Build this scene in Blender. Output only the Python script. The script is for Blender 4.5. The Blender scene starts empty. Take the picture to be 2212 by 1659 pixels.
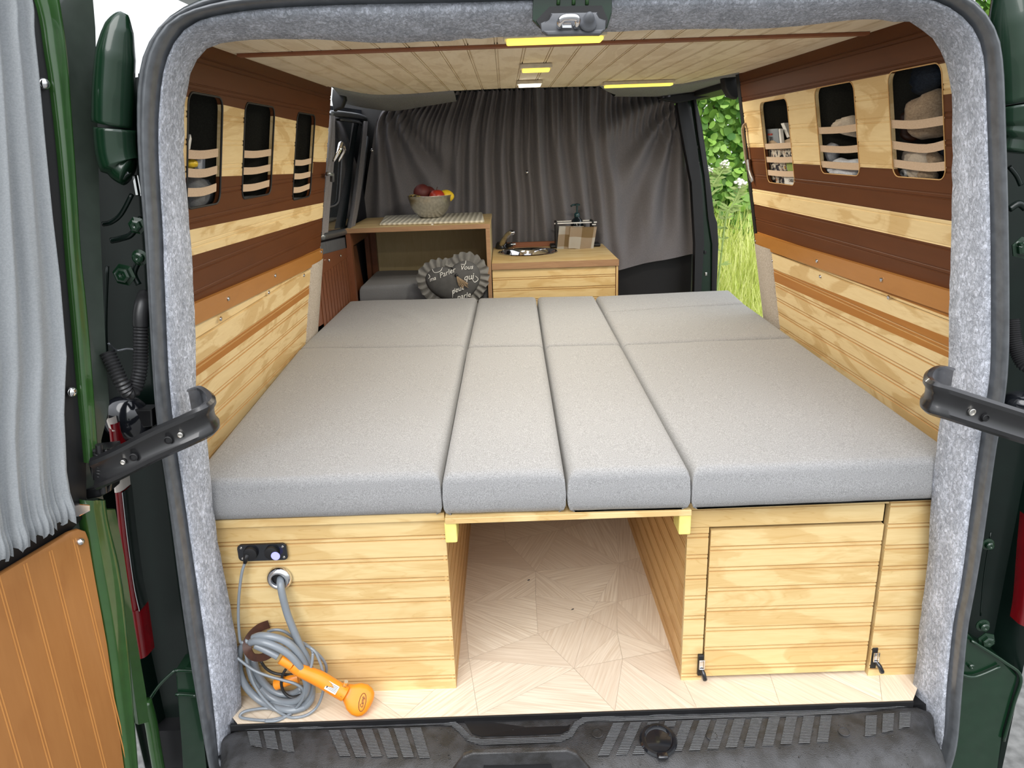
import bpy, bmesh, math, random
from mathutils import Vector, Matrix, noise
from mathutils.geometry import delaunay_2d_cdt
random.seed(7)
V=Vector
PI=math.pi
sc=bpy.context.scene
COL=sc.collection
# ------------------------------------------------------------------ camera
FPX=1600.; CX=1106.; CY=829.5
PITCH=math.radians(17.66); ROLL=math.radians(2.0)
CAM=V((-0.11,-1.25,1.12))
_F=V((0,math.cos(PITCH),-math.sin(PITCH))); _R=V((1,0,0)); _U=_R.cross(_F)
_c,_s=math.cos(ROLL),math.sin(ROLL)
R2=_R*_c-_U*_s; U2=_R*_s+_U*_c
cd=bpy.data.cameras.new('camera'); cam=bpy.data.objects.new('camera',cd); COL.objects.link(cam)
m=Matrix((R2,U2,-_F)).transposed().to_4x4(); m.translation=CAM; cam.matrix_world=m
cd.sensor_width=36; cd.lens=FPX/2212*36; cd.clip_start=.02; cd.clip_end=200
sc.camera=cam
def ray(px,py): return _F+R2*((px-CX)/FPX)-U2*((py-CY)/FPX)
def P(px,py,ax,v):
    d=ray(px,py); i='xyz'.index(ax); return CAM+d*((v-CAM[i])/d[i])
def Ppl(px,py,A,n):
    d=ray(px,py); return CAM+d*((A-CAM).dot(n)/d.dot(n))
def Pw(px,py,s):
    d=ray(px,py); t=(.81+.182*.52-s*CAM.x-.182*CAM.z)/(s*d.x+.182*d.z); return CAM+d*t
def wp(s,y,z,off=0): return V((s*(.81-.182*(z-.52)-off),y,z))
# ------------------------------------------------------------------ materials
MATS={}
class NT:
    def __init__(s,name,rough=.5,spec=.5):
        s.m=bpy.data.materials.new(name); s.m.use_nodes=True; s.t=s.m.node_tree; s.n=s.t.nodes
        s.b=s.n['Principled BSDF']; s.b.inputs['Roughness'].default_value=rough
        s.b.inputs['Specular IOR Level'].default_value=spec
        MATS[name]=s.m
    def add(s,t,**k):
        n=s.n.new(t)
        for a,b in k.items(): setattr(n,a,b)
        return n
    def lk(s,a,b): s.t.links.new(a,b)
    def coord(s,scale=(1,1,1),kind='Object',rot=(0,0,0)):
        c=s.add('ShaderNodeTexCoord'); mp=s.add('ShaderNodeMapping'); mp.inputs['Scale'].default_value=scale; mp.inputs['Rotation'].default_value=rot
        s.lk(c.outputs[kind],mp.inputs[0]); return mp.outputs[0]
    def noise(s,vec,scale,detail=4,dist=0,rough=.5):
        n=s.add('ShaderNodeTexNoise'); n.inputs['Scale'].default_value=scale; n.inputs['Detail'].default_value=detail
        n.inputs['Distortion'].default_value=dist; n.inputs['Roughness'].default_value=rough
        s.lk(vec,n.inputs['Vector']); return n.outputs['Fac']
    def ramp(s,fac,stops,interp='LINEAR'):
        r=s.add('ShaderNodeValToRGB'); r.color_ramp.interpolation=interp
        e=r.color_ramp.elements
        while len(e)<len(stops): e.new(.5)
        for i,(p,c) in enumerate(stops): e[i].position=p; e[i].color=(*c,1) if len(c)==3 else c
        s.lk(fac,r.inputs[0]); return r.outputs[0]
    def mix(s,f,a,b,mode='MIX'):
        n=s.add('ShaderNodeMix',data_type='RGBA',blend_type=mode)
        for v,i in ((f,0),(a,6),(b,7)):
            if isinstance(v,(int,float)): n.inputs[i].default_value=v
            elif isinstance(v,tuple): n.inputs[i].default_value=(*v,1)
            else: s.lk(v,n.inputs[i])
        return n.outputs[2]
    def math(s,op,a,b=0,c=0):
        n=s.add('ShaderNodeMath',operation=op)
        for i,v in enumerate((a,b,c)):
            if isinstance(v,(int,float)): n.inputs[i].default_value=v
            else: s.lk(v,n.inputs[i])
        return n.outputs[0]
    def color(s,o): s.lk(o,s.b.inputs['Base Color'])
    def bump(s,h,st=.3,d=.002):
        n=s.add('ShaderNodeBump'); n.inputs['Strength'].default_value=st; n.inputs['Distance'].default_value=d
        s.lk(h,n.inputs['Height']); s.lk(n.outputs[0],s.b.inputs['Normal'])
def plain(name,col,rough=.5,metal=0,spec=.5,coat=0,var=.12,sc_=40,bump=0):
    n=NT(name,rough,spec); n.b.inputs['Metallic'].default_value=metal; n.b.inputs['Coat Weight'].default_value=coat
    n.b.inputs['Coat Roughness'].default_value=.05
    v=n.coord(); f=n.noise(v,sc_,3)
    a=tuple(c*(1-var) for c in col); b=tuple(min(1,c*(1+var)) for c in col)
    n.color(n.ramp(f,[(.3,a),(.7,b)]))
    if bump: n.bump(f,bump,.002)
    return n.m
def wood_nodes(n,axis,base,dark,figure=1.0,vec=None):
    st={'x':(1,9,9),'y':(9,1,9),'z':(9,9,1)}[axis]
    v=n.coord(st) if vec is None else vec
    fine=n.noise(v,14,5,.3)
    big=n.noise(v,1.9,2,1.6)
    rings=n.math('ABSOLUTE',n.math('SINE',n.math('MULTIPLY',big,26)))
    blotch=n.noise(n.coord({'x':(1,2.2,3.4),'y':(3,1,3.4),'z':(3,3,1)}[axis]),3.6,4,1.3)
    fig=n.math('MULTIPLY',n.ramp(rings,[(.0,(1,1,1)),(.35,(0,0,0))]),n.ramp(blotch,[(.42,(0,0,0)),(.62,(1,1,1))]))
    c=n.mix(n.math('MULTIPLY',fine,.55),base,dark)
    c=n.mix(n.math('MULTIPLY',n.ramp(blotch,[(.50,(0,0,0)),(.56,(1,1,1))]),.42*figure),c,dark)
    c=n.mix(n.math('MULTIPLY',fig,.5*figure),c,dark)
    return c,fine
def wood(name,axis,base,dark,rough=.45,fig=1.0):
    n=NT(name,rough,.4); c,f=wood_nodes(n,axis,base,dark,fig); n.color(c); n.bump(f,.12,.001); return n.m
PINE=(.75,.585,.30); PINED=(.50,.295,.09)
wood('groove','x',(.66,.46,.21),(.50,.30,.11)); wood('groove_dark','y',(.52,.31,.12),(.40,.21,.07))  # groove faces darkened: shade of the narrow dips put into the wood colour
wood('pine_x','x',PINE,PINED); wood('pine_y','y',(.70,.44,.18),(.48,.24,.07)); wood('pine_z','z',PINE,PINED)
wood('orange_y','y',(.43,.185,.040),(.33,.13,.022),.35,.4)
wood('orange_z','z',(.37,.165,.05),(.28,.11,.03),.30,.6)
wood('door_line','z',(.52,.24,.07),(.42,.17,.04),.3,.3)
wood('redbrown_z','z',(.20,.07,.03),(.12,.04,.018),.4,.4)
wood('trim_x','x',(.30,.11,.05),(.2,.07,.03),.4,.4)
wood('ply_edge','x',(.42,.25,.13),(.14,.06,.03),.5,.3)
wood('alcove','z',(.58,.47,.26),(.44,.34,.17),.6,.5)
wood('ceil_wood','y',(.88,.77,.58),(.68,.55,.37),.55,1.4)
def stripes(name,s,shear,cfg):
    n=NT(name,.5,.22)
    c,f=wood_nodes(n,'y',(.80,.63,.35),(.58,.39,.17),1.9)
    g=n.add('ShaderNodeNewGeometry'); sp=n.add('ShaderNodeSeparateXYZ'); n.lk(g.outputs['Position'],sp.inputs[0])
    z=n.math('SUBTRACT',sp.outputs[2],n.math('MULTIPLY',n.math('SUBTRACT',1.33,sp.outputs[1]),shear))
    t=n.math('DIVIDE',n.math('SUBTRACT',z,.5),1.0)
    B=(.5,.5,.5);L=(0,0,0)
    id_=n.ramp(t,[(0,L)]+[((a-.5),{'L':L,'B':(.5,.5,.5),'O':(1,1,1)}[k]) for a,k in cfg],'CONSTANT')
    br=n.mix(n.noise(n.coord((3,1,9)),5,4,.5),(.125,.038,.010),(.080,.024,.006))
    orr=n.mix(n.noise(n.coord((9,1,9)),5,4,.5),(.45,.195,.040),(.34,.13,.025))
    isb=n.math('GREATER_THAN',id_,.1); iso=n.math('GREATER_THAN',id_,.75)
    # the light block stops short near the ends of the wall
    up=n.math('GREATER_THAN',z,1.0)
    e1=n.math('MULTIPLY',n.math('MULTIPLY',n.math('GREATER_THAN',sp.outputs[1],1.165),n.math('LESS_THAN',z,1.096)),up)
    if s>0: e2=n.math('MULTIPLY',n.math('MULTIPLY',n.math('LESS_THAN',sp.outputs[1],.19),n.math('LESS_THAN',z,1.186)),up); e1=n.math('MAXIMUM',e1,e2)
    isb=n.math('MAXIMUM',isb,e1)
    c=n.mix(isb,c,br); c=n.mix(iso,c,orr)
    n.color(c); n.bump(f,.12,.001)
stripes('stripe_left',-1,.022,[(.812-.045,'O'),(.812,'B'),(.912,'L'),(.962,'B'),(1.060,'L'),(1.200,'B')])
stripes('stripe_right',1,0,[(.767,'O'),(.814,'B'),(.910,'L'),(.960,'B'),(1.047,'L'),(1.236,'B')])
stripes('stripe_lower',-1,.004,[(.676,'O'),(.707,'L')])
stripes('stripe_lower_right',1,.02,[(.663,'O'),(.707,'L')])
# floor vinyl, grain follows UV
n=NT('floor_vinyl',.4,.4); v=n.coord((1,28,1),'UV'); f=n.noise(v,8,5,.3); f2=n.noise(n.coord((1,5,1),'UV'),3,2,.5)
c=n.mix(n.ramp(f,[(.35,(0,0,0)),(.7,(1,1,1))]),(.88,.79,.64),(.64,.52,.38))
c=n.mix(n.math('MULTIPLY',f2,.30),c,(.66,.54,.41)); g=n.add('ShaderNodeNewGeometry'); c=n.mix(n.math('MULTIPLY',g.outputs['Random Per Island'],.60),c,(.60,.48,.36)); n.color(c); n.bump(f,.1,.001)
plain('floor_seam',(.50,.40,.29),.6)
# fabric
def fabric(name,a,b,s1=700,bump=.35):
    n=NT(name,.9,.2); v=n.coord((1,.45,1)); f=n.noise(v,s1,2,0,.8); w=n.noise(n.coord(),7,3)
    c=n.ramp(f,[(.35,a),(.68,b)]); n.color(c)
    g=n.math('ADD',f,n.math('MULTIPLY',w,1.0)); n.bump(g,bump,.0015)
    n.b.inputs['Sheen Weight'].default_value=.15; return n.m
fabric('cushion_grey',(.20,.20,.20),(.37,.37,.372),600)
fabric('dark_cushion',(.15,.155,.165),(.21,.215,.225),600)
fabric('curtain_dark',(.165,.155,.158),(.215,.20,.205),300,.1)
fabric('curtain_light',(.235,.25,.26),(.29,.305,.315),400,.1)
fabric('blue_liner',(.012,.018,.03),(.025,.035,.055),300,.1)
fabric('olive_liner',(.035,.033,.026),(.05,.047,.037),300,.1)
fabric('beige_cloth',(.55,.47,.38),(.65,.57,.47),300,.1)
fabric('white_cloth',(.55,.58,.64),(.72,.74,.80),300,.1)
fabric('tan_felt',(.25,.18,.12),(.38,.29,.2),300,.1)
fabric('band_tan',(.50,.36,.24),(.58,.43,.30),500,.1)
n=NT('felt',.97,.1); v=n.coord((1,1,.6)); f=n.noise(v,190,4,.8,.75); g=n.noise(v,26,3,0,.6)
f3=n.math('ADD',n.math('MULTIPLY',f,.8),n.math('MULTIPLY',g,.25))
n.color(n.ramp(f3,[(.36,(.24,.255,.285)),(.52,(.40,.42,.47)),(.67,(.70,.73,.82))])); n.bump(f,.8,.004)
n=NT('felt_beige',.97,.1); f=n.noise(n.coord(),200,4,.6,.7)
n.color(n.ramp(f,[(.36,(.38,.32,.26)),(.65,(.56,.50,.43))])); n.bump(f,.6,.003)
n=NT('felt_dark',.97,.1); f=n.noise(n.coord(),200,4,.6,.7)
n.color(n.ramp(f,[(.36,(.20,.205,.21)),(.65,(.33,.335,.34))])); n.bump(f,.6,.003)
plain('green_paint',(.006,.024,.011),.2,0,.4,.45,.1)
plain('green_bright',(.022,.075,.014),.3,0,.5,1,.1)
plain('green_dark',(.002,.007,.005),.3,0,.4,.12,.1)
plain('green_mat',(.045,.058,.046),.35,0,.5,.5,.1)
plain('rubber',(.085,.092,.10),.32,0,.8,0,.2,60)
plain('black',(.006,.006,.007),.5); plain('black_gloss',(.008,.009,.012),.12,0,.5,.5)
plain('arm_black',(.010,.010,.011),.30,0,.5,.4)
plain('navy',(.006,.009,.016),.5)
n=NT('bumper_plastic',.42,.5); v=n.coord(); f=n.noise(v,500,2); f2=n.noise(v,30,4)
n.color(n.ramp(f2,[(.4,(.020,.019,.018)),(.6,(.040,.040,.042))])); n.bump(f,.6,.0015)
n=NT('tread',.5,.5); w=n.add('ShaderNodeTexWave',wave_type='BANDS',bands_direction='Y'); w.inputs['Scale'].default_value=90; w.inputs['Distortion'].default_value=.6
w.inputs['Detail Scale'].default_value=8; n.lk(n.coord(),w.inputs[0]); n.color(n.ramp(w.outputs['Fac'],[(.35,(.03,.03,.032)),(.6,(.26,.27,.28))])); n.bump(w.outputs['Fac'],.5,.002)
plain('chrome',(.75,.75,.77),.08,1,.5,0,.03); plain('steel',(.62,.60,.56),.3,1,.5,0,.15,90)
plain('grey_metal',(.20,.21,.22),.35,.7,.5); plain('plate_grey',(.10,.105,.115),.5,0,.5)
plain('hose_grey',(.20,.225,.25),.28,0,.5,.2,.05); plain('hose_dark',(.02,.02,.021),.35,0,.5)
plain('orange_plastic',(.85,.27,.012),.35,0,.5,.2,.04)
plain('leather',(.055,.018,.008),.5,0,.5,0,.3,60)
plain('yellow_tab',(.85,.74,.22),.4); plain('white',(.78,.77,.74),.5); plain('offwhite',(.62,.57,.46),.9)
plain('red_lens',(.15,.003,.006),.12,0,.6,.6); plain('clear_lens',(.55,.5,.45),.2,0,.5)
plain('apple_red',(.42,.04,.02),.3); plain('peach_dark',(.11,.018,.014),.55); plain('lemon_yellow',(.85,.58,.03),.4)
n=NT('banana_skin',.5); f=n.noise(n.coord(),60,3); n.color(n.ramp(f,[(.46,(.05,.03,.012)),(.55,(.45,.33,.08))]))
plain('teal_soap',(.01,.04,.045),.2); plain('ruffle_grey',(.33,.325,.31),.85)
plain('heart_grey',(.075,.075,.075),.8); plain('tassel',(.28,.20,.12),.8); plain('writing_white',(.75,.75,.72),.7)
plain('paper_blue',(.22,.25,.28),.5); plain('paper_tan',(.38,.28,.18),.6); plain('print_red',(.45,.05,.03),.5); plain('print_dark',(.02,.02,.025),.5)
plain('green_book',(.28,.38,.10),.5)
n=NT('spine_print',.5); f=n.noise(n.coord((1,1,1)),55,2,1.0); n.color(n.ramp(f,[(.38,(.02,.02,.03)),(.45,(.55,.5,.42)),(.55,(.7,.66,.58)),(.62,(.35,.12,.05)),(.68,(.6,.42,.08))],'CONSTANT'))
n=NT('mat_woven',.9); w=n.add('ShaderNodeTexWave',wave_type='BANDS',bands_direction='X'); w.inputs['Scale'].default_value=14
n.lk(n.coord(),w.inputs[0]); n.color(n.ramp(w.outputs['Fac'],[(0,(.50,.46,.36)),(1,(.72,.68,.56))])); n.bump(w.outputs['Fac'],.8,.004)
# check towel via UV
n=NT('towel_check',.95,.1); tc=n.add('ShaderNodeTexCoord'); sp=n.add('ShaderNodeSeparateXYZ'); n.lk(tc.outputs['UV'],sp.inputs[0])
a=n.math('GREATER_THAN',n.math('FRACT',n.math('MULTIPLY',sp.outputs[0],1.6)),.5); b=n.math('GREATER_THAN',n.math('FRACT',n.math('MULTIPLY',sp.outputs[1],1.3)),.5)
sm=n.math('MULTIPLY',n.math('ADD',a,b),.5); n.color(n.ramp(sm,[(0,(.78,.74,.66)),(.4,(.58,.46,.33)),(.9,(.36,.25,.13))],'CONSTANT'))
def leafmat(name,a,b,tr=.35):
    n=NT(name,.5,.4); g=n.add('ShaderNodeNewGeometry'); n.color(n.ramp(g.outputs['Random Per Island'],[(0,a),(1,b)]))
    n.b.inputs['Transmission Weight'].default_value=0
    t=n.add('ShaderNodeBsdfTranslucent'); n.lk(n.b.inputs['Base Color'].links[0].from_socket,t.inputs[0])
    mx=n.add('ShaderNodeMixShader'); mx.inputs[0].default_value=tr; n.lk(n.b.outputs[0],mx.inputs[1]); n.lk(t.outputs[0],mx.inputs[2])
    n.lk(mx.outputs[0],n.n['Material Output'].inputs[0])
leafmat('leaf',(.07,.20,.03),(.38,.62,.12)); leafmat('grass_blade',(.50,.60,.10),(.92,.92,.42)); leafmat('stem_green',(.3,.42,.12),(.45,.55,.2),.1)
plain('flower_white',(.85,.85,.7),.7); plain('ground_green',(.14,.2,.04),.95,0,.2,0,.4,5); plain('tarmac',(.16,.16,.155),.9,0,.3,0,.3,30)
def emit(name,col,st):
    n=NT(name); n.b.inputs['Base Color'].default_value=(*col,1); n.b.inputs['Emission Color'].default_value=(*col,1); n.b.inputs['Emission Strength'].default_value=st
    n.b.inputs['Roughness'].default_value=.4
emit('lamp_yellow',(1,.78,.10),1.1); emit('lamp_white',(1,.97,.85),4.0); emit('led_blue',(.3,.3,.9),.6)
n=NT('droplet',.02,.8); n.b.inputs['Base Color'].default_value=(.9,.9,.9,1); n.b.inputs['Transmission Weight'].default_value=1; n.b.inputs['IOR'].default_value=1.33
def glassmat():
    n=NT('glass_dark',.05,.5); n.b.inputs['Base Color'].default_value=(.01,.016,.02,1); n.b.inputs['Coat Weight'].default_value=.6
glassmat()
# ------------------------------------------------------------------ mesh helpers
WL={}
def link(name,me,mat,parent=None,origin=None,smooth=False,label=None):
    mats=mat if isinstance(mat,(list,tuple)) else [mat]
    for k in mats: me.materials.append(MATS[k])
    if smooth:
        for p in me.polygons: p.use_smooth=True
        if smooth=='auto':
            me.set_sharp_from_angle(angle=math.radians(40))
    o=bpy.data.objects.new(name,me); COL.objects.link(o)
    if parent is None:
        if origin is None:
            xs=[v.co for v in me.vertices]
            if xs: origin=V(((min(v.x for v in xs)+max(v.x for v in xs))/2,(min(v.y for v in xs)+max(v.y for v in xs))/2,min(v.z for v in xs)))
            else: origin=V((0,0,0))
        o.location=origin; WL[o.name]=V(origin); off=V(origin)
    else:
        o.parent=parent; off=WL[parent.name]; WL[o.name]=V(off)
    me.transform(Matrix.Translation(-off))
    if label: o['label']=label
    return o
def mk(name,bm,mat,parent=None,origin=None,smooth=False,label=None,norm=True):
    if norm: bmesh.ops.recalc_face_normals(bm,faces=bm.faces)
    me=bpy.data.meshes.new(name); bm.to_mesh(me); bm.free()
    return link(name,me,mat,parent,origin,smooth,label)
def tag(o,label,cat,group=None):
    o['label']=label; o['category']=cat
    if group: o['group']=group
    return o
def thing(name,loc,label,cat,group=None):
    o=bpy.data.objects.new(name,None); COL.objects.link(o); o.location=loc; o.empty_display_size=.05; WL[o.name]=V(loc)
    return tag(o,label,cat,group)
def structure(o): o['kind']='structure'; return o
def B(): return bmesh.new()
def quadhull(bm,pts8,bev=0,seg=2):
    vs=[bm.verts.new(p) for p in pts8]
    fs=[bm.faces.new([vs[i] for i in f]) for f in ((0,3,2,1),(4,5,6,7),(0,1,5,4),(1,2,6,5),(2,3,7,6),(3,0,4,7))]
    if bev:
        es=list({e for f in fs for e in f.edges}); bmesh.ops.bevel(bm,geom=es,offset=bev,segments=seg,affect='EDGES',profile=.5)
def box(bm,x0,x1,y0,y1,z0,z1,bev=0,seg=2,M=None):
    p=[V(q) for q in ((x0,y0,z0),(x1,y0,z0),(x1,y1,z0),(x0,y1,z0),(x0,y0,z1),(x1,y0,z1),(x1,y1,z1),(x0,y1,z1))]
    if M: p=[M@q for q in p]
    quadhull(bm,p,bev,seg)
def prism(bm,poly,ext,bev=0,seg=2):
    a=[bm.verts.new(p) for p in poly]; b=[bm.verts.new(V(p)+ext) for p in poly]; n=len(a)
    f1=bm.faces.new(a); f2=bm.faces.new(b[::-1])
    for i in range(n): bm.faces.new((a[i],b[i],b[(i+1)%n],a[(i+1)%n]))
    if bev:
        bmesh.ops.bevel(bm,geom=list(f1.edges)+list(f2.edges),offset=bev,segments=seg,affect='EDGES',profile=.5)
def loft(bm,rows,closed=False,caps=False):
    vr=[[bm.verts.new(p) for p in r] for r in rows]
    for a,b in zip(vr,vr[1:]):
        n=len(a)
        for i in range(n if closed else n-1):
            j=(i+1)%n
            try: bm.faces.new((a[i],a[j],b[j],b[i]))
            except ValueError: pass
    if caps and closed:
        bm.faces.new(vr[0][::-1]); bm.faces.new(vr[-1])
    return vr
def smoothpath(pts,k=6,closed=False):
    pts=[V(p) for p in pts]; n=len(pts); out=[]
    rng=range(n if closed else n-1)
    for i in rng:
        g=(lambda j: pts[j%n]) if closed else (lambda j: pts[max(0,min(n-1,j))])
        p0,p1,p2,p3=g(i-1),g(i),g(i+1),g(i+2)
        for t in range(k):
            t/=k; out.append(.5*((2*p1)+(p2-p0)*t+(2*p0-5*p1+4*p2-p3)*t*t+(3*p1-p0-3*p2+p3)*t**3))
    if not closed: out.append(pts[-1])
    return out
def tube(bm,pts,r,n=8,closed=False,caps=True,flat=None):
    """r number or list; flat=(normal,factor) squashes the section"""
    pts=[V(p) for p in pts]; N=len(pts); rows=[]
    up=V((0,0,1)); prev=None
    for i,p in enumerate(pts):
        a=pts[(i-1)%N] if (closed or i) else p; b=pts[(i+1)%N] if (closed or i<N-1) else p
        t=(b-a).normalized() if (b-a).length>1e-9 else V((0,0,1))
        if prev is None:
            s=t.cross(up)
            if s.length<.1: s=t.cross(V((0,1,0)))
            s.normalize()
        else:
            s=prev-t*prev.dot(t)
            s=s.normalized() if s.length>1e-6 else t.orthogonal().normalized()
        prev=s; q=t.cross(s)
        rr=r[i] if isinstance(r,(list,tuple)) else r
        rows.append([p+(s*math.cos(2*PI*k/n)+q*math.sin(2*PI*k/n))*rr for k in range(n)])
    if closed: rows.append(rows[0])
    if closed:
        vr=[[bm.verts.new(p) for p in r_] for r_ in rows[:-1]]
        for i in range(N):
            a,b=vr[i],vr[(i+1)%N]
            for k in range(n): bm.faces.new((a[k],a[(k+1)%n],b[(k+1)%n],b[k]))
    else: loft(bm,rows,True,caps)
def lathe(bm,prof,c,n=24,axis=V((0,0,1)),caps=False):
    axis=axis.normalized(); s=axis.orthogonal().normalized(); q=axis.cross(s)
    rows=[[V(c)+axis*h+(s*math.cos(2*PI*k/n)+q*math.sin(2*PI*k/n))*max(r,1e-5) for k in range(n)] for r,h in prof]
    loft(bm,rows,True,caps)
def rrect(w,h,r,seg=5):
    o=[]
    for cx,cy,a in ((w/2-r,h/2-r,0),(-w/2+r,h/2-r,90),(-w/2+r,-h/2+r,180),(w/2-r,-h/2+r,270)):
        for k in range(seg+1):
            t=math.radians(a+90*k/seg); o.append((cx+r*math.cos(t),cy+r*math.sin(t)))
    return o
def bead(bm,O,U,Vd,N,w,h,g0=.04,pitch=.0485,th=.009,d=.004):
    """board w along U (groove direction), h along Vd, front facing N, double bead grooves"""
    O,U,Vd,N=V(O),V(U).normalized(),V(Vd).normalized(),V(N).normalized()
    prof=[(0,0)]; g=g0; gi=[]; bm.faces.ensure_lookup_table(); nf0=len(bm.faces)
    while g<h-.008:
        gi.append(len(prof))
        for dv,dd in ((-.0062,0),(-.0052,-d),(-.0038,-d),(-.0024,-.0006),(.0024,-.0006),(.0038,-d),(.0052,-d),(.0062,0)): prof.append((g+dv,dd))
        g+=pitch
    prof+=[(h,0),(h,-th),(0,-th)]
    prism(bm,[O+Vd*v+N*dd for v,dd in prof],U*w)
    bm.faces.ensure_lookup_table()
    for k in gi:
        for j in (0,1,2,4,5,6): bm.faces[nf0+2+k+j].material_index=1
def resample(pts,n):
    pts=[V(p) for p in pts]; L=[0]
    for a,b in zip(pts,pts[1:]): L.append(L[-1]+(b-a).length)
    out=[];j=0
    for i in range(n):
        t=L[-1]*i/(n-1)
        while j<len(L)-2 and L[j+1]<t: j+=1
        seg=L[j+1]-L[j]; out.append(pts[j].lerp(pts[j+1],0 if seg==0 else (t-L[j])/seg))
    return out
def boolean(o,cutbm):
    me=bpy.data.meshes.new('c'); bmesh.ops.recalc_face_normals(cutbm,faces=cutbm.faces); cutbm.to_mesh(me); cutbm.free()
    c=bpy.data.objects.new('c',me); COL.objects.link(c)
    md=o.modifiers.new('b','BOOLEAN'); md.object=c; md.operation='DIFFERENCE'; md.solver='EXACT'
    bpy.context.view_layer.update()
    dg=bpy.context.evaluated_depsgraph_get(); nm=bpy.data.meshes.new_from_object(o.evaluated_get(dg))
    o.modifiers.remove(md); o.data=nm; bpy.data.objects.remove(c)
def textmesh(name,s,size,mat,parent,M,ext=.0004,shear=0):
    cu=bpy.data.curves.new('t','FONT'); cu.body=s; cu.size=size; cu.extrude=ext; cu.shear=shear; cu.align_x='CENTER'; cu.align_y='CENTER'; cu.resolution_u=3
    t=bpy.data.objects.new('t',cu); COL.objects.link(t); bpy.context.view_layer.update()
    dg=bpy.context.evaluated_depsgraph_get(); me=bpy.data.meshes.new_from_object(t.evaluated_get(dg)); bpy.data.objects.remove(t)
    me.transform(M); me.materials.clear(); return link(name,me,mat,parent)
def frame(o,xd,yd,zd):
    m=Matrix((xd,yd,zd)).transposed().to_4x4(); m.translation=o; return m
def ell(bm,c,rx,ry,rz,n=16,M=None,fn=None):
    rows=[]
    for i in range(n//2+1):
        th=PI*i/(n//2); row=[]
        for k in range(n):
            a=2*PI*k/n; p=V((rx*max(math.sin(th),1e-4)*math.cos(a),ry*max(math.sin(th),1e-4)*math.sin(a),rz*math.cos(th)))
            if fn: p=fn(p)
            if M: p=M@p
            row.append(V(c)+p)
        rows.append(row)
    loft(bm,rows,True,True)
exec_parts=[]
# ================================================================== SETTING
# floor: vinyl of irregular triangular wood pieces
pts=[(1157,1234),(1157,1286),(1338,1216),(1269,1333),(1162,1369),(1240,1444),(1013,1423),(1333,1300),(1333,1366),(1444,1404),(1345,1423),(1002,1305),(1093,1169),(1212,1144),(1290,1300)]
fp=[P(a,b,'z',0).to_2d() for a,b in pts]
ry=random.Random(3)
X0,X1,Y0,Y1=-.86,.86,.008,2.6
yy=Y0
for i in range(9):
    for j in range(13):
        q=V((X0+(X1-X0)*i/8,Y0+(Y1-Y0)*j/12))
        if 0<i<8: q.x+=ry.uniform(-.08,.08)
        if 0<j<12: q.y+=ry.uniform(-.08,.08)
        if all((q-r).length>.15 for r in fp) : fp.append(q)
res=delaunay_2d_cdt([V(p) for p in fp],[],[],0,1e-6)
bm=B(); uvl=bm.loops.layers.uv.new('UVMap')
for tri in res[2]:
    ps=[res[0][k] for k in tri]
    e=max(((ps[i]-ps[(i+1)%3]) for i in range(3)),key=lambda w:w.length).normalized()
    ang=ry.uniform(-.25,.25); e=V((e.x*math.cos(ang)-e.y*math.sin(ang),e.x*math.sin(ang)+e.y*math.cos(ang))); q=V((-e.y,e.x)); of=V((ry.uniform(0,9),ry.uniform(0,9)))
    cen=sum(ps,V((0,0)))/len(ps)
    f=bm.faces.new([bm.verts.new((*(p+(cen-p).normalized()*.0007),0)) for p in ps])
    for l in f.loops:
        c2=l.vert.co.to_2d(); l[uvl].uv=(c2.dot(e)*1.0+of.x,c2.dot(q)*1.0+of.y)
nf_=len(bm.faces); box(bm,X0,X1,Y0,Y1,-.02,-.0006); bm.faces.ensure_lookup_table()
for f in bm.faces[nf_:]: f.material_index=1
for v in bm.verts:
    if v.co.y<.06: v.co.x=max(-.705,min(.700,v.co.x))
fl=structure(mk('floor',bm,['floor_vinyl','floor_seam'],norm=False))
for a,b in ((1142,1253),(1237,1316)):
    c=P(a,b,'z',.0008); bm=B(); ell(bm,c,.0045,.0016,.0012,8,Matrix.Rotation(.5,3,'Z')); o=mk('crumb',bm,'print_dark',smooth=True); tag(o,'tiny black crumb on the floor, '+('the one nearer the left box' if a<1200 else 'the one nearer the middle front'),'crumb')
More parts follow.
